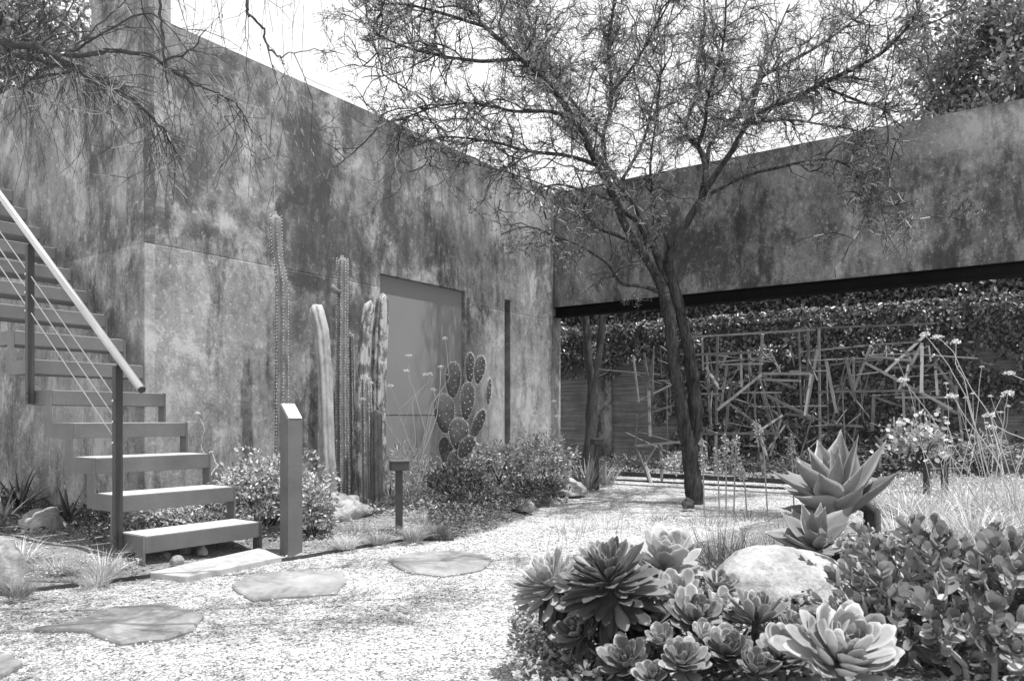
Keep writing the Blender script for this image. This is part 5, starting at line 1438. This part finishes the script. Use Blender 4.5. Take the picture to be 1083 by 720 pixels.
def hedge(label, y0, y1, x0, x1, z1, n, L, mat, seed):
    rs = np.random.RandomState(seed); b = MB(); P = []
    y = rs.uniform(y0, y1, n); f = rs.rand(n); top = np.array([z1 + .25 * mnoise.noise(Vector((a * .9, seed, 0))) + .12 * mnoise.noise(Vector((a * 3, seed, 0))) for a in y])
    z = np.where(f < .75, 1.9 + (top - 1.9) * rs.rand(n), top - .15 * rs.rand(n)); bul = np.array([.22 * mnoise.noise(Vector((a * 1.7, c * 2.2, seed))) for a, c in zip(y, z)])
    x = np.where(f < .75, x0 + .18 * rs.rand(n) + bul, x0 + (x1 - x0) * rs.rand(n))
    X, Yv = np.array(AX), np.array(AY)
    P = np.array(tuple(C1))[None] + X[None] * x[:, None] + Yv[None] * y[:, None] + np.array([[0, 0, 1.]]) * z[:, None]
    b.inst(LEAF[0], LEAF[1], P, frames(rs.normal(size=(n, 3)) * .7 + [0, 0, -.4], -X + rs.normal(size=(n, 3)) * .5 + [0, 0, .9]), L * (.5 + .8 * rs.rand(n)))
    t = thing('hedge', label, 'hedge', Lw((x0 + x1) / 2, (y0 + y1) / 2), ANG)
    b.build('foliage', MAT[mat], t)
    b = MB(); b.box(-(x1 - x0) / 2 + .25, (x1 - x0) / 2 - .1, (y0 - y1) / 2 + .2, (y1 - y0) / 2 - .2, 0, z1 - .35); b.build('dark_core', MAT['bark_dark'], t, local=True)
    return t
hedge('tall clipped hedge of glossy leaves rising behind the back wall', -10, 3.6, 8.45, 9.4, 3.5, 42000, .075, 'ivy', 5)

# ------------------------------------------------------------------ lattice sculpture
sc = thing('lattice_sculpture', 'tangled open lattice of thin weathered bars in front of the ivy wall', 'sculpture', plane_pt(830, 505, 6.3), 0)
def T5(l): return [(640 + a / 4, 340 + c / 4, 640 + d / 4, 340 + e / 4) for a, c, d, e in l]
def T6(l): return [(840 + a / 3.27, 340 + c / 3.27, 840 + d / 3.27, 340 + e / 3.27) for a, c, d, e in l]
bars = T5([(370, 65, 880, 35), (390, 140, 660, 128), (490, 182, 660, 178), (575, 130, 577, 270), (665, 60, 655, 225), (475, 70, 470, 420), (430, 140, 448, 450), (430, 200, 475, 270),
    (515, 190, 490, 360), (530, 270, 505, 500), (520, 255, 600, 285), (655, 230, 480, 370), (520, 345, 680, 460), (660, 220, 860, 220), (660, 245, 820, 250), (670, 232, 800, 280),
    (400, 305, 475, 305), (575, 300, 740, 300), (632, 300, 635, 400), (665, 305, 712, 470), (690, 315, 860, 400), (720, 310, 742, 400), (745, 400, 640, 470), (742, 420, 700, 560),
    (400, 445, 470, 475), (400, 474, 730, 472), (640, 430, 682, 560), (760, 440, 690, 540), (590, 525, 672, 525), (770, 390, 860, 400), (820, 50, 830, 400), (858, 40, 860, 240),
    (870, 230, 845, 390), (410, 80, 415, 200), (205, 150, 175, 300), (165, 140, 185, 270), (120, 150, 142, 335), (140, 335, 275, 270), (130, 405, 285, 355), (135, 400, 130, 525),
    (185, 300, 190, 480), (130, 525, 325, 508), (215, 530, 170, 600), (130, 530, 185, 660), (170, 600, 195, 665), (235, 520, 240, 650), (520, 130, 490, 190), (610, 130, 612, 220), (700, 130, 740, 215),
    (545, 470, 530, 640), (660, 560, 668, 640), (470, 475, 466, 640)])
bars += T6([(80, 100, 40, 320), (110, 135, 145, 310), (180, 130, 210, 270), (262, 90, 205, 240), (30, 160, 300, 130), (210, 85, 430, 70), (250, 145, 540, 300), (320, 170, 445, 55), (345, 160, 490, 150),
    (90, 243, 440, 238), (275, 260, 270, 370), (280, 262, 480, 330), (345, 190, 355, 260), (355, 262, 550, 262), (440, 80, 365, 230), (442, 90, 440, 240), (490, 150, 555, 230), (487, 150, 495, 250),
    (376, 240, 380, 330), (510, 295, 575, 320), (350, 375, 300, 410), (420, 320, 425, 365), (0, 300, 120, 355), (120, 355, 230, 362), (285, 400, 350, 500), (205, 130, 206, 250), (510, 300, 515, 480),
    (265, 120, 410, 135), (400, 130, 380, 220), (540, 180, 545, 270), (0, 25, 470, 8), (85, 30, 90, 480), (560, 230, 590, 480), (300, 410, 296, 500)])
rs = random.Random(4)
for i, (a, c, d, e) in enumerate(bars):
    xl = 6.15 + rs.uniform(-.10, .10); xl2 = xl + rs.uniform(-.25, .25)
    if i == 0: xl2 = xl = 6.15
    p, q = plane_pt(a, c, xl), plane_pt(d, e, xl2)
    if p.z < .12: p.z = 0.0
    if q.z < .12: q.z = 0.0
    ax = (q - p).normalized(); o = ax.cross(Vector((.6, .8, 0))).normalized() if abs(ax.z) < .95 else Vector((.8, -.58, 0)); o2 = ax.cross(o); r = rs.uniform(.0095, .0155)
    vs = [tuple(x + o * sx * r + o2 * sy * r * .7) for x in (p - ax * .02, q + ax * .02) for sx, sy in ((-1, -1), (1, -1), (1, 1), (-1, 1))]
    b = MB(); b.add(vs, [(3, 2, 1, 0), (4, 5, 6, 7), (0, 1, 5, 4), (1, 2, 6, 5), (2, 3, 7, 6), (3, 0, 4, 7)])
    b.build('bar', MAT['sculpt_l' if rs.random() < .35 else 'sculpt'], sc)

b = MB()
for i in range(85):
    u, v = rs.uniform(690, 1000), rs.uniform(372, 500); l = rs.uniform(20, 75); a = rs.choice([0, 1.57, rs.uniform(0, 3.14), rs.uniform(0, 3.14)]) + rs.uniform(-.12, .12)
    p = plane_pt(u, v, 6.2 + rs.uniform(-.2, .3)); q = plane_pt(u + l * math.cos(a), min(505, max(366, v - l * math.sin(a))), 6.2 + rs.uniform(-.2, .3))
    b.tube([p, q], rs.uniform(.006, .010), 5)
tag(b.build('thin_sticks', MAT['sculpt'], sc), kind='stuff')
# ------------------------------------------------------------------ light, sky, camera
az = Vector((.88, -.47, 0)).normalized(); EL = R(76)
S = Vector((az.x * math.cos(EL), az.y * math.cos(EL), math.sin(EL)))
sl = bpy.data.lights.new('sun', 'SUN'); sl.energy = 5.0; sl.angle = R(.5); sl.color = (1, 1, 1)
so = bpy.data.objects.new('sun', sl); COL.objects.link(so); so.rotation_euler = S.to_track_quat('Z', 'Y').to_euler(); so.location = S * 30
w = bpy.data.worlds.new('World'); scene.world = w; w.use_nodes = True
nt = w.node_tree; nt.nodes.clear()
sky = nt.nodes.new('ShaderNodeTexSky'); sky.sky_type = 'NISHITA'; sky.sun_disc = False
sky.sun_elevation = EL; sky.sun_rotation = math.atan2(az.x, az.y)
sky.air_density = 1.0; sky.dust_density = 2.5; sky.ozone_density = 1.0
bwn = nt.nodes.new('ShaderNodeRGBToBW'); bg = nt.nodes.new('ShaderNodeBackground'); ow = nt.nodes.new('ShaderNodeOutputWorld')
bg.inputs[1].default_value = .15
# cloud veil added to whiten the low sky, faded overhead to cut ambient light
tc = nt.nodes.new('ShaderNodeTexCoord'); sp = nt.nodes.new('ShaderNodeSeparateXYZ'); nt.links.new(tc.outputs['Generated'], sp.inputs[0])
def mnode(op, a, b, clamp=False):
    q = nt.nodes.new('ShaderNodeMath'); q.operation = op; q.use_clamp = clamp
    for i, x in enumerate((a, b)):
        if isinstance(x, bpy.types.NodeSocket): nt.links.new(x, q.inputs[i])
        else: q.inputs[i].default_value = x
    return q.outputs[0]
nz = nt.nodes.new('ShaderNodeTexNoise'); nz.inputs['Scale'].default_value = 2.6; nz.inputs['Detail'].default_value = 7; nz.inputs['Roughness'].default_value = .6
mp = nt.nodes.new('ShaderNodeMapping'); mp.inputs['Scale'].default_value = (1, 1, 2.2); nt.links.new(tc.outputs['Generated'], mp.inputs[0]); nt.links.new(mp.outputs[0], nz.inputs['Vector'])
mr = nt.nodes.new('ShaderNodeMapRange'); nt.links.new(sp.outputs[2], mr.inputs[0])
for i, x in ((1, .48), (2, .80), (3, 1.0), (4, .05)): mr.inputs[i].default_value = x
fac = mnode('MULTIPLY', mr.outputs[0], mnode('ADD', .72, mnode('MULTIPLY', nz.outputs[0], .5)), True)
mx = nt.nodes.new('ShaderNodeMix'); mx.data_type = 'FLOAT'
nt.links.new(sky.outputs[0], bwn.inputs[0]); nt.links.new(fac, mx.inputs[0]); nt.links.new(bwn.outputs[0], mx.inputs[2]); mx.inputs[3].default_value = 6.8
nt.links.new(mx.outputs[0], bg.inputs[0]); nt.links.new(bg.outputs[0], ow.inputs[0])

cam = bpy.data.cameras.new('camera'); co = bpy.data.objects.new('camera', cam); COL.objects.link(co)
cam.sensor_fit = 'HORIZONTAL'; cam.sensor_width = 36.0; cam.lens = 36.0 * F / 1083.0
co.location = (0, 0, H); co.rotation_euler = (R(90), 0, 0)
cam.shift_x = 0.0; cam.shift_y = (HY - 360.0) / 1083.0
cam.clip_start = .05; cam.clip_end = 500
cam.dof.use_dof = True; cam.dof.focus_distance = 5.8; cam.dof.aperture_fstop = 8.0
scene.camera = co
vs_ = scene.view_settings
vs_.view_transform = 'Standard'; vs_.look = 'None'; vs_.exposure = 0.28; vs_.gamma = 1.0; vs_.use_curve_mapping = False
